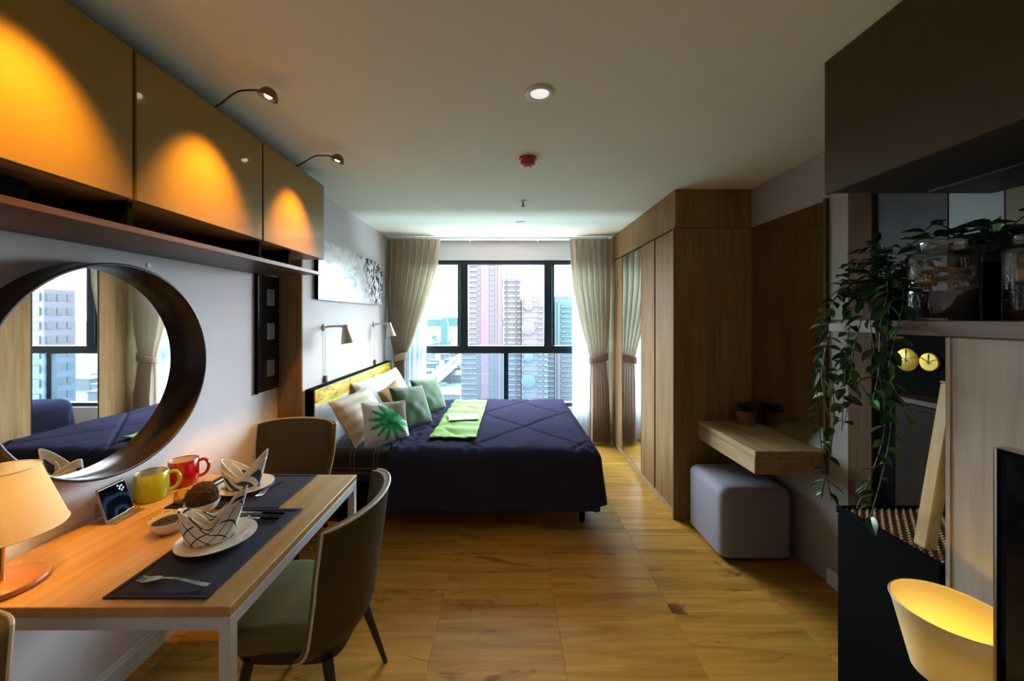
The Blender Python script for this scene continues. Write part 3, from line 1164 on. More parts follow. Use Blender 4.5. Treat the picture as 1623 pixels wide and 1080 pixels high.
# ------------------------------------------------------------------ chairs
def chair(label, loc, rz):
    t = thing('dining_chair', label, 'chair', loc, rz, 'olive dining chairs around the table')

    def shell(off):
        def f(u, v):
            z = .335 + v * (.85 - .335)
            k = min(1, max(0, (z - .42) / .30))
            k = k * k * (3 - 2 * k)
            w = (.222 + .033 * k) - off * .8
            if z < .44: w -= .055 * ((.44 - z) / .105) ** 2
            a = (u - .5) * 2 * math.radians(78)
            by = .192 + .058 * max(0, (z - .40) / .45) - off
            if z < .44: by -= .07 * ((.44 - z) / .105) ** 2
            sag = .115 + .06 * max(0, .62 - z)
            x = w * math.sin(a) / math.sin(math.radians(78))
            y = by - sag * (1 - math.cos(a)) / (1 - math.cos(math.radians(78)))
            zz = z - (.0 if v < .999 else 0) - .012 * v * abs(2 * u - 1) ** 3
            return (x, y, zz)
        return f
    nu, nv = 28, 20
    mb = MB().grid(shell(0), nu, nv)
    mb.build('backrest', M['olive'], t, ang=80)
    MB().grid(shell(.022), nu, nv).build('back_lining', M['olive'], t, ang=80)
    # closed rim with piping
    fo, fi = shell(0), shell(.022)
    edge = [(0, j / nv) for j in range(nv + 1)] + [(i / nu, 1) for i in range(1, nu + 1)] + [(1, j / nv) for j in range(nv - 1, -1, -1)]
    rim = MB()
    vs = [Vector(fo(*e)) for e in edge] + [Vector(fi(*e)) for e in edge]
    n = len(edge)
    rim.add(vs, [(i, i + 1, n + i + 1, n + i) for i in range(n - 1)])
    rim.build('rim', M['olive_in'], t, ang=80)
    MB().tube([fo(*e) for e in edge], .0045, 6).build('piping', M['piping'], t)

    def seat(u, v):
        p = rbox(u, v, .192, .215, .385, .470, .45, .03)
        f_ = max(0, -p[1] / .215)
        return (p[0] * (1 + .14 * min(1, f_ * 1.6) - .06 * f_ * f_), p[1] - .055, p[2] + (.008 * (1 - (p[0] / .22) ** 2) if v > .7 else 0))
    MB().grid(seat, 48, 26, wrap=True).build('seat', M['olive_in'], t, ang=60)
    MB().grid(lambda u, v: tuple(Vector(rbox(u, v, .165, .190, .325, .384, .45, .015)) + Vector((0, -.05, 0))), 40, 20, wrap=True).build('seat_base', M['leg_dark'], t, ang=60)
    for sx in (-1, 1):
        for sy, y0, y1 in ((-1, -.17, -.215), (1, .10, .185)):
            MB().tube([(sx * .150, y0, .345), (sx * .215, y1, 0)], [.019, .0095], 10).build('leg', M['leg_dark'], t)
    return t


c0 = chair('olive dining chair with its back to the open floor, seen from behind', (-.725, 1.465, 0), -PI / 2)
dup(c0, (-1.362, 2.315, 0), 0, 'olive dining chair at the far end of the table, beside the bed')
dup(c0, (-1.272, .61, 0), .5, 'olive dining chair at the table end nearest the viewer, turned away')

# ------------------------------------------------------------------ on the table
def mat_cloth(label, x0, x1, y0, y1, seed):
    t = thing('placemat', label, 'placemat', ((x0 + x1) / 2, (y0 + y1) / 2, TZ), 0, 'navy placemats')
    hx, hy = (x1 - x0) / 2, (y1 - y0) / 2

    def f(u, v):
        return ((2 * u - 1) * hx, (2 * v - 1) * hy, .0035 + .0015 * nz(u * 5 + seed, v * 5))
    o = MB().grid(f, 20, 20).build('cloth', M['placemat'], t)
    o.modifiers.new('thick', 'SOLIDIFY').thickness = .002
    hm = MB()
    for a, b, c, d in ((-hx, hx, -hy, -hy + .012), (-hx, hx, hy - .012, hy), (-hx, -hx + .012, -hy + .012, hy - .012), (hx - .012, hx, -hy + .012, hy - .012)):
        hm.box(a, b, c, d, .0045, .0062, .0006)
    hm.build('hem', M['placemat'], t, smooth=False)


mat_cloth('navy placemat under the plate with the checked napkin', -1.132, -.838, 1.058, 1.552, 1)
mat_cloth('navy placemat under the plate with the navy and white napkin', -1.412, -.945, 1.558, 1.888, 4)
PZ = TZ + .0065


def plate(label, x, y, r=.118):
    t = thing('plate', label, 'plate', (x, y, PZ), 0, 'white plates')
    MB().lathe([(0, 0), (r * .55, 0), (r * .60, .002), (r * .66, .008), (r * .96, .016), (r, .018), (r * .995, .020), (r * .94, .0185), (r * .64, .0105), (r * .58, .006), (0, .0055)], 48).build('dish', M['ceramic'], t, ang=60)
    MB().lathe([(r * .50, -.0), (r * .54, -.0005), (r * .55, .0015), (r * .50, .0015)], 40).build('foot_ring', M['ceramic'], t)


plate('white plate on the near placemat, holding the checked napkin', -1.015, 1.325)
plate('white plate on the far placemat, holding the navy and white napkin', -1.20, 1.735, .115)


def napkin(label, x, y, rz, mat, s=1.0, inner=None):
    # mitre fold: two tall leaning points with a dip between, open in the middle
    t = thing('napkin', label, 'napkin', (x, y, PZ + .0085), rz, 'folded napkins on plates')

    def outer(u, v):
        a = 2 * PI * u
        pk = abs(math.cos(a)) ** (1.6 if math.cos(a) > 0 else 1.1) * (1 if math.cos(a) > 0 else .62)
        top = (.062 + .108 * pk) * s
        z = top * v
        k = z / (.17 * s)
        bul = 1 + .18 * math.sin(min(1, v) * PI * .6)
        x_ = .064 * s * math.cos(a) * bul * (1 + .42 * k * pk)
        y_ = .050 * s * math.sin(a) * bul * (1 - .35 * k)
        y_ += -.018 * s * k * pk
        return (x_, y_, z)
    o = MB().grid(outer, 64, 18, wrap=True).build('outer_fold', mat, t, ang=60)
    m = o.modifiers.new('thick', 'SOLIDIFY')
    m.thickness = .003
    m.offset = -1

    # the cuff crossing the front and the inner layer
    def cuff(u, v):
        a = PI + (u * .9 + .05) * PI
        q = Vector(outer((a / (2 * PI)) % 1, v * .75))
        c = Vector((0, 0, q.z))
        d = (q - c).normalized()
        return q + d * .004 + Vector((0, 0, .012 * u * s))
    o2 = MB().grid(cuff, 30, 10).build('front_cuff', mat, t, ang=60)
    o2.modifiers.new('thick', 'SOLIDIFY').thickness = .002

    def inn(u, v):
        return ((2 * u - 1) * .052 * s, .004 * math.sin(u * 9), .003 + v * (.055 + .055 * abs(2 * u - 1)) * s)
    o3 = MB().grid(inn, 18, 8).build('inner_fold', inner or mat, t, ang=60)
    o3.modifiers.new('thick', 'SOLIDIFY').thickness = .003


M['linen'] = plain('plain_linen', (.80, .73, .61), .85)
napkin('cream napkin with dark check lines, folded to two points', -1.035, 1.325, .55, M['check'], 1.0, M['linen'])
napkin('cream and navy napkin folded to two points', -1.205, 1.735, .15, M['navy_napkin'], 1.02, M['linen'])


def fork(label, p0, p1):
    p0, p1 = Vector(p0), Vector(p1)     # handle end, tine end
    d = p1 - p0
    L = d.length
    t = thing('fork', label, 'fork', p0, math.atan2(d.y, d.x), 'steel forks')

    def hz(x): return .003 + .010 * math.sin(min(1, x / L) * PI) ** 2
    mb = MB()
    for i in range(12):
        a, b = L * .66 * i / 12, L * .66 * (i + 1) / 12
        wa = .0075 - .0045 * (i / 12)
        wb_ = .0075 - .0045 * ((i + 1) / 12)
        vs = [(a, -wa, hz(a)), (a, wa, hz(a)), (b, wb_, hz(b)), (b, -wb_, hz(b))]
        vs += [(x, y, z + .0025) for x, y, z in vs]
        mb.add(vs, [(0, 1, 2, 3), (4, 5, 6, 7), (0, 1, 5, 4), (2, 3, 7, 6), (1, 2, 6, 5), (3, 0, 4, 7)])
    mb.build('handle', M['steel'], t, ang=60)
    mb = MB()
    prof = [(.66, .003), (.72, .010), (.78, .0125), (.80, .0125)]
    pts = []
    for k, w in prof:
        pts.append((L * k, w, hz(L * k)))
    for (x0, w0, z0), (x1, w1, z1) in zip(pts, pts[1:]):
        vs = [(x0, -w0, z0), (x0, w0, z0), (x1, w1, z1), (x1, -w1, z1)]
        vs += [(x, y, z + .0022) for x, y, z in vs]
        mb.add(vs, [(0, 1, 2, 3), (4, 5, 6, 7), (0, 1, 5, 4), (2, 3, 7, 6), (1, 2, 6, 5), (3, 0, 4, 7)])
    mb.build('neck', M['steel'], t, ang=60)
    for k in range(4):
        y = -.0105 + k * .007
        tn = MB()
        tn.tube([(L * .795, y, hz(L * .795) + .001), (L * .90, y, hz(L * .9) - .001), (L, y * .9, .006)], [.0022, .0020, .0012], 6)
        tn.build('tine', M['steel'], t)


def knife(label, p0, p1, name='knife', dark=True):
    p0, p1 = Vector(p0), Vector(p1)
    d = p1 - p0
    L = d.length
    t = thing(name, label, name, p0, math.atan2(d.y, d.x))
    hnd = B(0, L * .45, -.007, .007, 0, .008, .003).build('handle', M['black'] if dark else M['steel'], t)
    if dark:
        for k in (.12, .34):
            MB().lathe([(0, 0), (.003, 0), (.003, .0012), (0, .0015)], 8, (L * k, 0, .008)).build('rivet', M['steel'], hnd)
    if name == 'knife':
        MB().prism([(L * .45, -.006), (L * .95, -.008), (L, .002), (L * .97, .008), (L * .45, .006)], 2, .002, .004).build('blade', M['steel'], t, smooth=False)
    else:
        MB().tube([(L * .45, 0, .003), (L * .76, 0, .004)], .0028, 6).build('neck', M['steel'], t)
        MB().lathe([(0, 0), (.014, .001), (.018, .006), (.0165, .006), (.012, .0025), (0, .0015)], 16, (L * .86, 0, .001), Matrix.Diagonal((1.5, 1, 1, 1))).build('bowl', M['steel'], t)
    return t


fork('steel fork beside the plate with the checked napkin', (-.868, 1.100, PZ), (-1.095, 1.128, PZ))
fork('steel fork beside the plate with the navy napkin', (-1.075, 1.83, PZ), (-1.085, 1.645, PZ))
knife('black handled knife on the near placemat', (-.885, 1.505, PZ), (-1.09, 1.515, PZ))
knife('black handled spoon on the near placemat, next to the knife', (-.885, 1.468, PZ), (-1.05, 1.472, PZ), 'spoon')
knife('plain steel table knife on the far placemat', (-1.365, 1.83, PZ), (-1.368, 1.64, PZ), 'knife', False)


def mug(label, x, y, m, rz):
    t = thing('mug', label, 'mug', (x, y, TZ + .0005), rz, 'two mugs by the wall')
    r, h = .058, .118
    MB().lathe([(0, .0), (r * .82, 0), (r * .88, .004), (r, .03), (r, h - .003), (r - .002, h), (r - .0045, h - .002), (r - .005, .02), (0, .012)], 40).build('body', m, t, ang=60)
    MB().lathe([(r - .0052, h - .004), (r - .0058, .022), (0, .0135)], 40).build('inside', M['ceramic'], t, ang=60)
    MB().tube(smooth_path([(r - .004, 0, h * .86), (r + .022, 0, h * .88), (r + .036, 0, h * .62), (r + .024, 0, h * .32), (r - .004, 0, h * .22)]), .0072, 10).build('handle', m, t)


mug('lime green mug standing by the wall', -1.545, 1.645, M['mug_green'], .55)
mug('red mug standing by the wall', -1.53, 1.79, M['mug_red'], .55)


def bowl(label, x, y, r=.060):
    t = thing('bowl', label, 'bowl', (x, y, TZ + .0005), 2.4, 'small white bowls')
    MB().lathe([(0, 0), (r * .45, 0), (r * .5, .004), (r * .85, .022), (r, .048), (r * .985, .050), (r * .95, .048), (r * .80, .024), (r * .45, .008), (0, .007)], 36).build('dish', M['ceramic'], t, ang=60)
    MB().tube(smooth_path([(r * .93, -.016, .042), (r + .018, -.012, .046), (r + .022, 0, .047), (r + .018, .012, .046), (r * .93, .016, .042)]), .004, 8).build('ear', M['ceramic'], t)
    return t


bowl('small white bowl filled with dark brown grounds', -1.245, 1.395)
t = thing('coffee_grounds', 'dark brown grounds heaped in the small white bowl', 'grounds', (-1.245, 1.395, TZ + .028))
MB().lathe([(0, -.004), (.030, 0), (.051, .010), (.040, .016), (.015, .021), (0, .022)], 28).build('heap', M['sauce'], t)
MB().lathe([(0, .0222), (.008, .0222), (.006, .026), (0, .027)], 10, (.012, -.01, -.004)).build('crumb', M['sauce'], t)
bowl('small white bowl holding the brown fibre ball', -1.228, 1.524)
t = thing('fibre_ball', 'round brown fibre ball resting in a small white bowl', 'ball', (-1.228, 1.524, TZ + .071))
mb = MB()


def ball(u, v):
    a, b = 2 * PI * u, PI * (v - .5)
    d = Vector((math.cos(b) * math.cos(a), math.cos(b) * math.sin(a), math.sin(b)))
    return d * .051 * (1 + .05 * noise.noise(d * 6) + .05 * noise.noise(d * 18))


mb.grid(ball, 48, 30, wrap=True).build('core', M['moss_ball'], t, ang=80)
fb = MB()
for k in range(220):
    d = Vector((random.gauss(0, 1), random.gauss(0, 1), random.gauss(0, 1))).normalized()
    tn = d.cross(Vector((random.random(), random.random(), random.random()))).normalized()
    q = [(d + tn * s_).normalized() * (.052 + .0025 * (1 - abs(s_) * 4)) for s_ in (-.25, 0, .25)]
    fb.tube(q, .0011, 4, False)
fb.build('fibres', M['moss_ball'], t, kind='stuff')
t = thing('votive_candle', 'small yellow glass votive candle behind the fibre ball', 'candle', (-1.375, 1.60, TZ))
MB().lathe([(0, .001), (.026, .001), (.030, .05), (.028, .05), (.024, .005), (0, .004)], 24).build('glass_cup', glass('amber_glass', (.9, .85, .6), .3), t, ang=60)
MB().lathe([(0, .006), (.0235, .006), (.025, .030), (0, .031)], 20).build('wax', plain('yellow_wax', (.40, .33, .16), .5), t)
t = thing('spoon_rest', 'short black stirring stick beside the small white bowls', 'stick', (-1.34, 1.475, TZ), .25)
B(-.035, .055, -.005, .005, .0005, .007, .002).build('stick', M['black'], t)
B(-.045, -.036, -.007, .007, .0005, .008, .002).build('tip', M['black'], t)

# phone on a clear stand
pa = Vector((-1.528, 1.435, TZ))
t = thing('phone_stand', 'clear acrylic stand under the smartphone', 'stand', (-1.538, 1.495, TZ), 0)
B(-.05, .050, -.060, .062, .0005, .006, .002).build('foot_plate', M['acrylic'], t, smooth=False)
B(.020, .030, -.058, .060, .0065, .014, .002).build('lip', M['acrylic'], t, smooth=False)
B(-.045, -.037, -.045, .047, .0065, .07, .002).build('back_rest', M['acrylic'], t, smooth=False)
t = thing('smartphone', 'smartphone with pale gold rim leaning on a clear stand by the wall', 'phone', (-1.528, 1.495, TZ + .0075))
o = bpy.data.objects
t.rotation_euler = (0, -.30, .10)
B(-.005, .004, -.060, .060, 0, .128, .006).build('case', M['gold_edge'], t)
sc_ = B(.0042, .0048, -.055, .055, .005, .123, .0002).build('screen', M['screen'], t, smooth=False)
gl_ = MB()
for k, (y, z) in enumerate(((.018, .112), (.026, .105), (.034, .108), (.022, .098), (.038, .096), (.030, .090))):
    gl_.box(.0049, .0052, y, y + .006, z - .003, z + .003, 0)
gl_.build('screen_icons', emit('screen_icon', (.6, .68, .8), .6), t, smooth=False, kind='stuff')

# table lamp
lx, ly = -1.478, 1.105
t = thing('table_lamp', 'table lamp with glowing cream shade and orange wooden base', 'lamp', (lx, ly, TZ))
MB().lathe([(0, .0005), (.092, .0005), (.096, .006), (.095, .014), (.088, .019), (.02, .021), (0, .021)], 40).build('base', M['lamp_wood'], t, ang=50)
MB().tube([(0, 0, .02), (0, 0, .23)], .0085, 12).build('stem', M['brass'], t)
sh = MB().lathe([(.132, .165), (.074, .345)], 48)
sh.build('lamp_shade', M['shade_cream'], t)
for r, z in ((.132, .165), (.074, .345)):
    MB().tube([(r * math.cos(2 * PI * k / 48), r * math.sin(2 * PI * k / 48), z) for k in range(49)], .0022, 6, False).build('shade_rim', M['piping'], t)
MB().lathe([(0, .225), (.012, .228), (.026, .255), (.026, .272), (.014, .290), (0, .293)], 18).build('bulb', emit('lamp_bulb', (1, .72, .32), 6), t)
light('table_lamp_light', 'POINT', (lx, ly, TZ + .262), 80, (1, .52, .12), size=.027)

# ------------------------------------------------------------------ vanity plant
def leaf_mesh(name, L, wd, mat, bend=.25):
    n = 4
    vs, fs = [], []
    for i in range(n + 1):
        k = i / n
        w = wd * math.sin(PI * min(1, .06 + k * .94)) ** .8 * (1 - .25 * k)
        z = -bend * L * k * k
        vs += [(L * k, -w, z + w * .35), (L * k, 0, z), (L * k, w, z + w * .35)]
    for i in range(n):
        for j in range(2):
            a = i * 3 + j
            fs.append((a, a + 1, a + 4, a + 3))
    return MB().add(vs, fs).mesh(name, mat)


LEAF = leaf_mesh('leaf', .056, .0175, M['leaf'])
LEAF2 = leaf_mesh('leaf', .046, .013, M['leaf_bright'])
LEAF_BIG = leaf_mesh('leaf', .065, .026, M['leaf_bright'], .1)


def put_leaf(parent, me, p, d, s=1.0, roll=0.0):
    o = bpy.data.objects.new('leaf', me)
    COL.objects.link(o)
    o.parent = parent
    d = Vector(d).normalized()
    up = Vector((0, 0, 1)) if abs(d.z) < .95 else Vector((0, 1, 0))
    y = up.cross(d).normalized()
    z = d.cross(y)
    m = Matrix((d, y, z)).transposed().to_4x4()
    o.matrix_basis = Matrix.Translation(p) @ m @ Matrix.Rotation(roll, 4, 'X') @ Matrix.Scale(s, 4)


t = thing('potted_plant', 'small dark leafy plant in a terracotta pot on the vanity desk', 'plant', (1.740, 2.765, .751))
MB().lathe([(0, 0), (.052, 0), (.066, .080), (.072, .082), (.073, .100), (.066, .100), (.060, .075), (0, .070)], 28).build('pot', M['terracotta'], t, ang=50)
st = MB()
for k in range(16):
    a = k * 2.4
    st.tube([(0, 0, .07), (.03 * math.cos(a), .03 * math.sin(a), .12)], .002, 4)
st.build('stems', M['stem'], t, kind='stuff')
for k in range(70):
    a, r = random.uniform(0, 2 * PI), random.uniform(0, .05)
    put_leaf(t, LEAF, (r * math.cos(a), r * math.sin(a), random.uniform(.10, .150)), (math.cos(a), math.sin(a), random.uniform(-.1, .9)), random.uniform(.5, .8), random.uniform(-.6, .6))

# ------------------------------------------------------------------ unit with shelf, wardrobe-side
t = thing('wall_cabinet', 'taupe upper cabinet hung over the brown shelf', 'cabinet', (1.206, .80, 2.0))
B(.018, WR - 1.206 - .002, -.66, .638, .0, .498, .002).build('body', M['carcass'], t, smooth=False)
for y0, y1 in ((-.66, -.011), (-.009, .640)):
    B(0, .017, y0, y1, -.006, .498, .002).build('door', M['taupe'], t, smooth=False)
B(.35, .36, -.60, .60, -.010, -.001, .001).build('bottom_strip', M['carcass'], t, smooth=False)
t = thing('shelf_board', 'brown wooden shelf board carrying the jars and trailing plant', 'shelf', (1.225, .85, 1.476))
B(0, WR - 1.225 - .014, -.65, .588, 0, .044, .003).build('board', M['shelf_wood'], t, smooth=False)
B(-.004, -.0005, -.65, .588, .001, .043, .001).build('edge_band', M['shelf_wood'], t, smooth=False)
t = thing('side_panel', 'pale grey oak upright panel below the brown shelf', 'panel', (1.235, .50, 0))
B(0, .04, -.50, .565, 0, 1.474, .002).build('board', M['panel_wood'], t, smooth=False)
B(-.003, -.0005, .553, .565, .001, 1.473, .001).build('edge_band', M['panel_wood'], t, smooth=False)
t = thing('niche_back', 'dark blue back panel on the wall behind the trailing plant', 'panel', (WR, 1.62, 0))
B(-.012, -.001, -.04, .26, 1.482, H - .002, .001).build('board', M['back_blue'], t, smooth=False)
B(-.012, -.001, -.04, .26, 0, 1.480, .001).build('board', M['black'], t, smooth=False)
B(-.012, -.001, -.75, -.044, .0, 1.86, .001).build('board', M['black'], t, smooth=False)
B(-.012, -.001, -.22, -.044, 1.862, H - .002, .001).build('glass_tile', plain('pale_blue_glass', (.30, .37, .40), .2), t, smooth=False)
B(-.012, -.001, -.75, -.224, 1.862, H - .002, .001).build('wood_board', plain('olive_board', (.16, .13, .06), .6), t, smooth=False)
B(-.03, -.001, .27, .405, 0, H - .002, .003).build('door_casing', M['walnut_z'], t, smooth=False)
t = thing('hamper', 'tall black hamper with a woven tan lid below the shelf', 'hamper', (1.405, 1.242, 0))
B(-.175, .175, -.17, .172, 0, .80, .006).build('body', M['black'], t, smooth=False)
rm = MB()
for a, b, c, d in ((-.178, -.160, -.172, .174), (.160, .178, -.172, .174), (-.16, .16, -.172, -.156), (-.16, .16, .158, .174)):
    rm.box(a, b, c, d, .801, .828, .004)
rm.build('rim', M['black'], t, smooth=False)
wv = MB()
for k in range(22):
    y = -.150 + k * .0143
    wv.tube([(-.158 + i * .0132, y, .815 + .006 * (1 if (i + k) % 2 else -1)) for i in range(25)], .0062, 5)
wv.build('woven_lid', M['wicker'], t, kind='stuff')
sp = MB()
for i in range(12):
    x = -.15 + i * .0272
    sp.tube([(x, -.15, .814), (x, .155, .814)], .004, 5)
sp.build('lid_ribs', M['wicker'], t, kind='stuff')
t = thing('wooden_plank', 'narrow pale wooden plank leaning on the black hamper', 'plank', (1.268, 1.15, .832))
t.rotation_euler = (0, .17, 0)
B(-.018, .018, -.018, .018, 0, .50, .003).build('board', M['plank'], t, smooth=False)
B(-.0185, .0185, -.0185, .0185, .501, .506, .001).build('end_cap', M['plank'], t, smooth=False)
M['dark_brown'] = wood('dark_brown_wood', (.010, .005, .002), (.018, .009, .004), (.026, .013, .006), 2, 1.2, .6, spec=.1)
t = thing('dark_cabinet', 'dark brown narrow cabinet standing in the niche behind the hamper', 'cabinet', (1.775, 1.58, 0))
B(-.055, .062, -.16, .10, 0, 1.16, .003).build('body', M['dark_brown'], t, smooth=False)
B(-.062, .062, -.165, .105, 1.161, 1.185, .003).build('top', M['walnut'], t, smooth=False)
B(-.060, -.0555, -.15, .09, .05, 1.14, .002).build('door', M['dark_brown'], t, smooth=False)
for (px, r, lab) in ((1438, .052, 'larger gold disc ornament on the dark blue panel'), (1474, .040, 'smaller gold disc ornament on the dark blue panel')):
    y = 1.835 * 600 / (px - 804)
    t = thing('disc_ornament', lab, 'ornament', (WR - .013, y, 1.335), 0, 'gold disc ornaments')
    Mx = Matrix.Rotation(-PI / 2, 4, 'Y')
    MB().lathe([(0, 0.001), (r, .001), (r, .006), (r * .92, .009), (0, .010)], 32, (0, 0, 0), Mx).build('disc', M['gold'], t)
    for a in (0.5, 1.6, 2.7):
        MB().tube([(-.0105, r * .85 * math.cos(a), r * .85 * math.sin(a)), (-.0105, -r * .3 * math.cos(a), -r * .3 * math.sin(a))], .0016, 5).build('wire', M['bronze'], t)


def jar(label, x, y, r, h, fill, m):
    t = thing('glass_jar', label, 'jar', (x, y, 1.5205), 0, 'glass jars on the brown shelf')
    MB().lathe([(0, 0), (r * .96, 0), (r, .006), (r, h * .80), (r * .9, h * .86), (r * .62, h * .89), (r * .62, h * .93)], 36).build('glass', M['jar'], t, ang=50)
    MB().lathe([(0, h * .90), (r * .60, h * .90), (r * .66, h * .935), (r * .66, h * .985), (r * .5, h), (0, h)], 28).build('lid', M['jar'] if fill else M['steel'], t, ang=50)
    MB().lathe([(0, .006), (r * .93, .006), (r * .94, fill * .55), (0, fill * .57)], 28).build('dark_filling', M['sauce'], t)
    ps = MB()
    for k in range(40):
        a, z = random.uniform(0, 2 * PI), random.uniform(fill * .6, fill)
        q = random.uniform(.3, .88) * r
        c = Vector((q * math.cos(a), q * math.sin(a), z))
        d = Vector((random.uniform(-1, 1), random.uniform(-1, 1), random.uniform(-.3, .3))).normalized() * .016
        if math.hypot(c.x + d.x, c.y + d.y) > r * .93 or math.hypot(c.x - d.x, c.y - d.y) > r * .93: d *= .3
        ps.tube([c - d, c + d], .0045, 5)
    ps.build('pasta', m, t, kind='stuff')


jar('wide glass jar of pasta beside the trailing plant', 1.338, 1.165, .078, .245, .16, M['pasta'])
jar('narrower glass jar at the far side of the pasta jar', 1.415, 1.02, .052, .235, .10, M['sauce'])

t = thing('trailing_plant', 'dark trailing plant with strands hanging over the brown shelf', 'plant', (1.36, 1.345, 1.5205))
MB().lathe([(0, 0), (.05, 0), (.062, .09), (.066, .092), (.066, .104), (.058, .104), (.055, .085), (0, .082)], 24).build('pot', M['black'], t, ang=50)
rs = random.Random(11)
stems = []
for k in range(12):
    ox, oy = rs.uniform(-.185, -.150), rs.uniform(-.22, .085)
    if k % 4 == 0: ox, oy = rs.uniform(-.17, -.03), rs.uniform(.105, .14)
    ln = rs.uniform(.12, .62)
    if k in (2, 7, 11): ln = .63
    pts = [(0, 0, .09), (ox * .5, oy * .5, .135), (ox * .9, oy * .95, .08), (ox - .012 if k % 4 else ox, oy, -.02), (ox + rs.uniform(-.02, .01), oy + rs.uniform(-.03, .03), -.04 - ln * .5), (ox + rs.uniform(-.03, .02), oy + rs.uniform(-.05, .05), -.04 - ln)]
    stems.append(smooth_path(pts, 7))
for k in range(11):
    a = rs.uniform(0, 2 * PI)
    r = rs.uniform(.05, .125)
    hgt = rs.uniform(.08, .24)
    stems.append(smooth_path([(0, 0, .09), (r * .5 * math.cos(a), r * .5 * math.sin(a), .09 + hgt * .7), (r * math.cos(a), r * math.sin(a), .09 + hgt)], 7))
for sp_ in stems:
    MB().tube(sp_, .0016, 4).build('stem', M['stem'], t)
cnt = 0
stems = stems[12:] + stems[:12]
for sp_ in stems:
    acc = rs.uniform(0, .02)
    for a, b in zip(sp_, sp_[1:]):
        acc += (b - a).length
        if acc > (.0265 if sp_[-1].z < 0 else .034) and cnt < 298:
            acc = 0
            ang = rs.uniform(0, 2 * PI)
            dn = (b - a).normalized()
            d = Vector((math.cos(ang), math.sin(ang), rs.uniform(-.5, .35))) + dn * .5
            put_leaf(t, LEAF if rs.random() < .8 else LEAF2, a, d, rs.uniform(.7, 1.15), rs.uniform(-.7, .7))
            cnt += 1
fl = MB()
for k in range(230):
    r, a = .115 * math.sqrt(rs.random()), rs.uniform(0, 2 * PI)
    c = Vector((r * math.cos(a) - .02, r * math.sin(a), rs.uniform(.07, .30 - r * .8)))
    an = rs.uniform(0, 2 * PI)
    d = Vector((math.cos(an), math.sin(an), rs.uniform(-.6, .4))).normalized()
    w = d.cross(Vector((0, 0, 1))).normalized() * .014
    up = Vector((0, 0, .006))
    L_ = rs.uniform(.035, .055)
    fl.add([c, c + d * L_ * .4 - w + up, c + d * L_ * .45, c + d * L_ * .4 + w + up, c + d * L_ - up], [(0, 1, 2), (0, 2, 3), (1, 4, 2), (2, 4, 3)])
fl.build('foliage', M['leaf'], t, kind='stuff')
t = thing('leafy_sprig', 'leafy sprig with one fresh green leaf behind the glass jars', 'plant', (1.50, 1.19, 1.5205))
MB().lathe([(0, 0), (.045, 0), (.05, .14), (.035, .17), (.035, .18), (.03, .18), (.028, .165), (0, .16)], 24).build('vase', M['black'], t, ang=50)
for k in range(9):
    a = -PI + k * .75
    pth = smooth_path([(0, 0, .16), (.04 * math.cos(a), .04 * math.sin(a), .25), (.12 * math.cos(a), .12 * math.sin(a), .27 + .02 * (k % 3)), (.17 * math.cos(a), .17 * math.sin(a), .255)], 6)
    MB().tube(pth, .002, 4).build('stem', M['stem'], t)
    for i in range(3, len(pth) - 1, 2):
        an = rs.uniform(0, 2 * PI)
        put_leaf(t, LEAF, pth[i], (math.cos(an), math.sin(an), .3), rs.uniform(.8, 1.1), rs.uniform(-.5, .5))
put_leaf(t, LEAF_BIG, (.02, -.02, .27), (.1, .1, 1), .9, 1.2)
put_leaf(t, LEAF_BIG, (.03, -.02, .28), (.8, -.3, .3), .8, .3)

# media console with lamp and television near the viewer
t = thing('media_console', 'low black console carrying the television and yellow lit lamp', 'console', (1.06, .45, 0))
B(-.15, .168, -.60, .58, .06, .50, .004).build('body', M['black'], t, smooth=False)
B(-.155, .169, -.605, .585, .501, .525, .004).build('top', M['walnut'], t, smooth=False)
B(-.13, .16, -.58, .56, 0, .059, .002).build('plinth', M['black'], t, smooth=False)
t = thing('shade_lamp', 'small lamp with beige shade lit yellow inside, beside the television', 'lamp', (1.082, .922, .5255))
MB().lathe([(0, 0), (.055, 0), (.055, .012), (.012, .02), (0, .02)], 28).build('base', M['black'], t)
MB().tube([(0, 0, .02), (0, 0, .16)], .007, 10).build('stem', M['brass'], t)
MB().lathe([(.070, .13), (.108, .292)], 40).build('lamp_shade', translucent('beige_shade', (.55, .45, .26), .12), t)
MB().tube([(.108 * math.cos(2 * PI * k / 40), .108 * math.sin(2 * PI * k / 40), .292) for k in range(41)], .002, 5, False).build('shade_rim', M['piping'], t)
MB().lathe([(0, .16), (.012, .163), (.022, .19), (.012, .215), (0, .218)], 16).build('bulb', emit('small_bulb', (1, .7, .2), 4), t)
light('shade_lamp_light', 'POINT', (1.082, .922, .5255 + .20), 3.0, (1, .66, .10), size=.022)
t = thing('television', 'flat black television with a silver edge on the console', 'television', (1.05, .35, .5255))
B(-.012, .012, -.47, .452, .10, .725, .006).build('body', M['black'], t)
B(-.0135, -.0125, -.455, .437, .115, .71, .0003).build('screen', M['black_gloss'], t, smooth=False)
ed = MB().box(-.0145, .0125, .4525, .4585, .098, .727, .002).box(-.0145, .0125, -.4765, .4525, .7255, .7310, .002)
ed.build('silver_edge', M['steel'], t, smooth=False)
B(-.012, .012, -.05, .05, .02, .098, .002).build('neck', M['black'], t)
B(-.08, .08, -.18, .18, 0, .0195, .004).build('stand', M['black'], t)

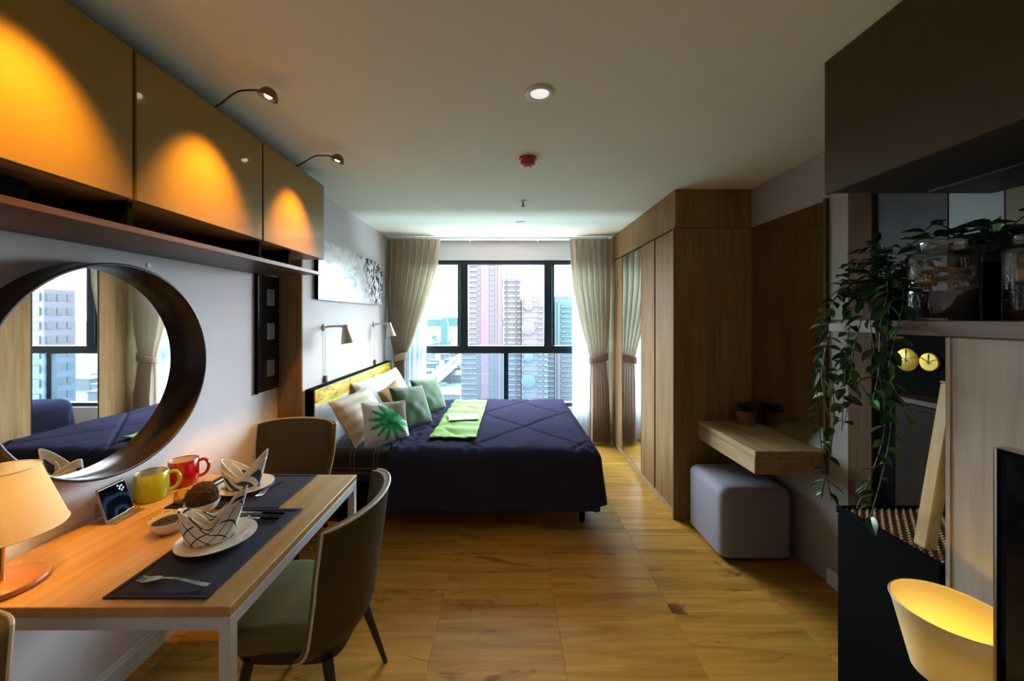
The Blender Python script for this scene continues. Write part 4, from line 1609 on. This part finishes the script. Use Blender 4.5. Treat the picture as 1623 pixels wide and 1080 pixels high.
# ------------------------------------------------------------------ the city outside, far below the window
GZ = -75.0
gm = NT('far_ground')
f = gm.noise(gm.coords(scale=(1, 1, 1)), .006, 6, .6)
gm.set(gm.ramp(f, [(.35, (.008, .019, .019)), (.5, (.017, .025, .025)), (.65, (.024, .028, .028))]), .9)
struct(MB().box(-9000, 9000, 60, 16000, GZ - 1, GZ).build('ground', gm.m, smooth=False))


def pm(name, c):
    return plain(name, tuple(x * .062 for x in c), .7, var=.05, scale=.3)


C = {'pink': pm('pink_render', (.40, .15, .27)), 'mauve': pm('mauve_render', (.26, .12, .28)), 'pale': pm('pale_concrete', (.33, .34, .37)), 'lilac': pm('lilac_concrete', (.30, .28, .36)),
     'teal': pm('teal_glass', (.05, .15, .17)), 'win': pm('far_window_glass', (.13, .21, .28)), 'blue': pm('blue_glass', (.12, .30, .40)), 'slate': pm('slate_tower', (.16, .24, .38)),
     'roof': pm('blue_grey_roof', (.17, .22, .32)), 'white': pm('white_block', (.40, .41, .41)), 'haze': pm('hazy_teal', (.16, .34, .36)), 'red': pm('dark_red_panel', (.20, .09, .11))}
FH = 3.05


def tower(label, px0, px1, top_py, Y, body, bands, depth=18, rails=None, spikes=0, cols=()):
    x0, x1 = (px0 - 804) * Y / 600, (px1 - 804) * Y / 600
    zt = EYE - (top_py - 503) * Y / 600
    cx = (x0 + x1) / 2
    hw = (x1 - x0) / 2
    ht = zt - GZ
    t = thing('tower_block', label, 'building', (cx, Y + depth / 2, GZ), 0, 'residential towers outside')
    B(-hw, hw, -depth / 2, depth / 2, 0, ht).build('body', body, t, smooth=False)
    yf = -depth / 2
    nf = int(ht / FH)
    k0 = max(0, nf - 42)
    for a, b, kind, m in bands:        # fractions of the width
        xa, xb = -hw + a * 2 * hw, -hw + b * 2 * hw
        if kind == 'stripe':
            B(xa, xb, yf - .5, yf - .01, 0, ht + .5).build('stripe', m, t, smooth=False)
        elif kind == 'windows':
            mb = MB()
            for k in range(k0, nf):
                mb.box(xa, xb, yf - .55, yf - .02, k * FH + .7, k * FH + 2.5)
            mb.build('windows', m, t, smooth=False, kind='stuff')
        elif kind == 'balconies':
            mb, mw = MB(), MB()
            n = max(1, int(round((xb - xa) / 4.2)))
            for k in range(k0, nf):
                mb.box(xa, xb, yf - 1.3, yf - .02, k * FH, k * FH + .95)
                for i in range(n):
                    c0_ = xa + (xb - xa) * (i + .12 + .08 * ((k * 7 + i * 3) % 3)) / n
                    mw.box(c0_, c0_ + (xb - xa) / n * .62, yf - .3, yf - .01, k * FH + .95, k * FH + 2.7)
            mb.build('balconies', m, t, smooth=False, kind='stuff')
            mw.build('windows', C['win'], t, smooth=False, kind='stuff')
        elif kind == 'column':
            B(xa, xb, yf - 1.6, yf - .01, 0, ht - 2).build('column', m, t, smooth=False)
    if spikes:
        sp = MB()
        for i in range(spikes):
            x = -hw + 2 * hw * (i + .5) / spikes
            sp.box(x - .35, x + .35, -2, 2, ht, ht + 3 + 2 * ((i * 5) % 3))
        sp.box(-hw, hw, -depth / 2, depth / 2, ht, ht + 1.2)
        sp.build('roof_structure', C['mauve'], t, smooth=False, kind='stuff')
    return t


Y1 = 225
tower('pink and mauve apartment tower rising past the top of the window', 731, 797, 395, Y1, C['lilac'],
      [(0, .38, 'balconies', C['pale']), (.40, .46, 'windows', C['teal']), (.47, .665, 'stripe', C['pink']), (.675, .80, 'windows', C['teal']), (.81, .87, 'stripe', C['mauve']), (.88, 1, 'stripe', C['lilac'])])
t = tower('pale apartment tower with a row of roof fins next to the pink tower', 798, 825.5, 437, Y1 - 3, C['white'],
          [(0, .14, 'balconies', C['white']), (.16, .19, 'column', C['teal']), (.22, .68, 'balconies', C['white']), (.70, .73, 'column', C['slate']), (.77, 1, 'balconies', C['white'])], spikes=9)
tower('lower grey apartment tower with round blue bays', 827, 868, 477, Y1 - 8, C['lilac'],
      [(0, .10, 'balconies', C['pale']), (.62, .80, 'balconies', C['pale']), (.84, 1, 'balconies', C['white'])], spikes=5)
tower('teal tinted apartment tower behind the curtain beside the wardrobe', 868, 925, 474, Y1 + 10, C['pale'],
      [(0, .18, 'balconies', C['white']), (.2, .24, 'column', C['white']), (.26, .34, 'column', C['lilac']), (.36, .98, 'balconies', C['lilac'])], spikes=8)
tow = bpy.data.objects
bay = [o for o in bpy.data.objects if o.get('label', '').startswith('lower grey')][0]
for py, m in ((520, C['slate']), (604, C['blue']), (445 + 40, C['slate']), (566, C['blue'])):
    z = EYE - (py - 503) * (Y1 - 8) / 600 - GZ
    r = 4.2 if py in (520, 604) else 3.0
    MB().lathe([(0, 0), (r, 0), (r * .96, 1.6), (0, 2.2)], 24, ((837 - 847) * (Y1 - 8) / 600, -9, z), Matrix.Rotation(PI / 2, 4, 'X')).build('round_bay' if r > 4 else 'glazed_bay', m, bay)
bs = MB()
for k in range(8, 40):
    bs.box(-6.2, 2.6, -9.5, -9.0, k * FH + .2, k * FH + 1.1)
bs.build('balcony_bands', C['pale'], bay, smooth=False, kind='stuff')

# slate tower seen only by way of the two mirrors
t = thing('tower_block', 'slate blue tower with sloping roof, seen in the round mirror', 'building', (-95.2, 83, GZ), 0, 'residential towers outside')
MB().prism([(-3, 0), (3, 0), (3, 82.5), (-3, 86)], 1, -3, 3).build('body', C['slate'], t, smooth=False)
mb = MB()
for k in range(6, 27):
    for i in range(2):
        mb.box(-2.6 + i * 2.8, -.4 + i * 2.8, -3.3, -3.0, k * 3.05 + .6, k * 3.05 + 2.3)
    for i in range(3):
        mb.box(3.0, 3.2, -2.6 + i * 1.9, -1.4 + i * 1.9, k * 3.05 + .8, k * 3.05 + 2.3)
mb.build('windows', C['teal'], t, smooth=False, kind='stuff')

t = thing('distant_tower', 'lone hazy teal tower on the horizon', 'building', ((705 - 804) * 900 / 600, 900, GZ))
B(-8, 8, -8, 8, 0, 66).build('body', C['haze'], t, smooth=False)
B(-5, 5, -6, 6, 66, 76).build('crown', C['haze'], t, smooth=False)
hl = MB()
pts = []
rs = random.Random(5)
for k in range(61):
    x = -2600 + k * 60
    pts.append((x, GZ + 60 + 34 * noise.noise(Vector((k * .35, 3, 0))) + 10 * rs.random()))
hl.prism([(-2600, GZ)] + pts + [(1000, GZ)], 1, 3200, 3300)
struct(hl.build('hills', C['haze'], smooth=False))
rs = random.Random(21)
placed = [((690 - 804) * 345 / 600, 345), ((722 - 804) * 455 / 600, 455), (-95, 83), (-148, 900)]
lb = 'pale low building in the district far below the window'
for k in range(34):
    if k < 24:
        Y = 330 + 1100 * (k / 24) ** 1.6
        px = rs.uniform(676, 730)
        x = (px - 804) * Y / 600
    else:
        Y = rs.uniform(140, 420)
        x = -Y * rs.uniform(.95, 1.12)
    for _ in range(60):
        if all((x - a_) ** 2 + (Y - b_) ** 2 > 34 ** 2 for a_, b_ in placed): break
        Y += rs.uniform(5, 25)
        x = -Y * rs.uniform(.123, .213) if k < 24 else -Y * rs.uniform(.95, 1.12)
    placed.append((x, Y))
    w, d, h = rs.uniform(6, 13), rs.uniform(6, 14), rs.uniform(6, 13)
    t = thing('low_building', lb, 'building', (x, Y, GZ), rs.uniform(-.3, .3), 'low buildings below the towers')
    B(-w, w, -d, d, 0, h).build('walls', rs.choice([C['white'], C['white'], C['pale'], C['haze']]), t, smooth=False)
    B(-w - .6, w + .6, -d - .6, d + .6, h, h + 1.2).build('roof', rs.choice([C['roof'], C['pale'], C['haze']]), t, smooth=False)
for k, (px, Y, lab) in enumerate(((690, 345, 'blue grey warehouse roof nearest the towers, down in the city'), (722, 455, 'second blue grey warehouse further down the city street'))):
    t = thing('warehouse', lab, 'building', ((px - 804) * Y / 600, Y, GZ), -.12, 'warehouses below the towers')
    B(-26, 26, -13, 13, 0, 9).build('walls', C['white'], t, smooth=False)
    MB().prism([(-13.6, 9), (13.6, 9), (0, 13)], 0, -27, 27).build('roof', C['roof'], t, smooth=False)
t = thing('elevated_road', 'pale elevated expressway crossing the city', 'road', (0, 0, GZ))


def gp(px, py, dz):
    Y = (EYE - GZ - dz) * 600 / (py - 503)
    return Vector(((px - 804) * Y / 600, Y, dz))


for (a, b) in (((676, 607), (742, 553)), ((684, 612), (748, 557)), ((660, 553), (742, 527))):
    p, q = gp(*a, 16), gp(*b, 16)
    d = (q - p).normalized()
    n = Vector((-d.y, d.x, 0)) * 3.6
    up = Vector((0, 0, 1.4))
    MB().add([p - n, p + n, q + n, q - n, p - n + up, p + n + up, q + n + up, q - n + up], [(0, 1, 2, 3), (4, 5, 6, 7), (0, 1, 5, 4), (2, 3, 7, 6), (1, 2, 6, 5), (3, 0, 4, 7)]).build('deck', C['white'], t, smooth=False)
    for k in range(5):
        c = p.lerp(q, (k + .5) / 5)
        B(c.x - 1.2, c.x + 1.2, c.y - 1.2, c.y + 1.2, 0, 16).build('pier', C['pale'], t, smooth=False)
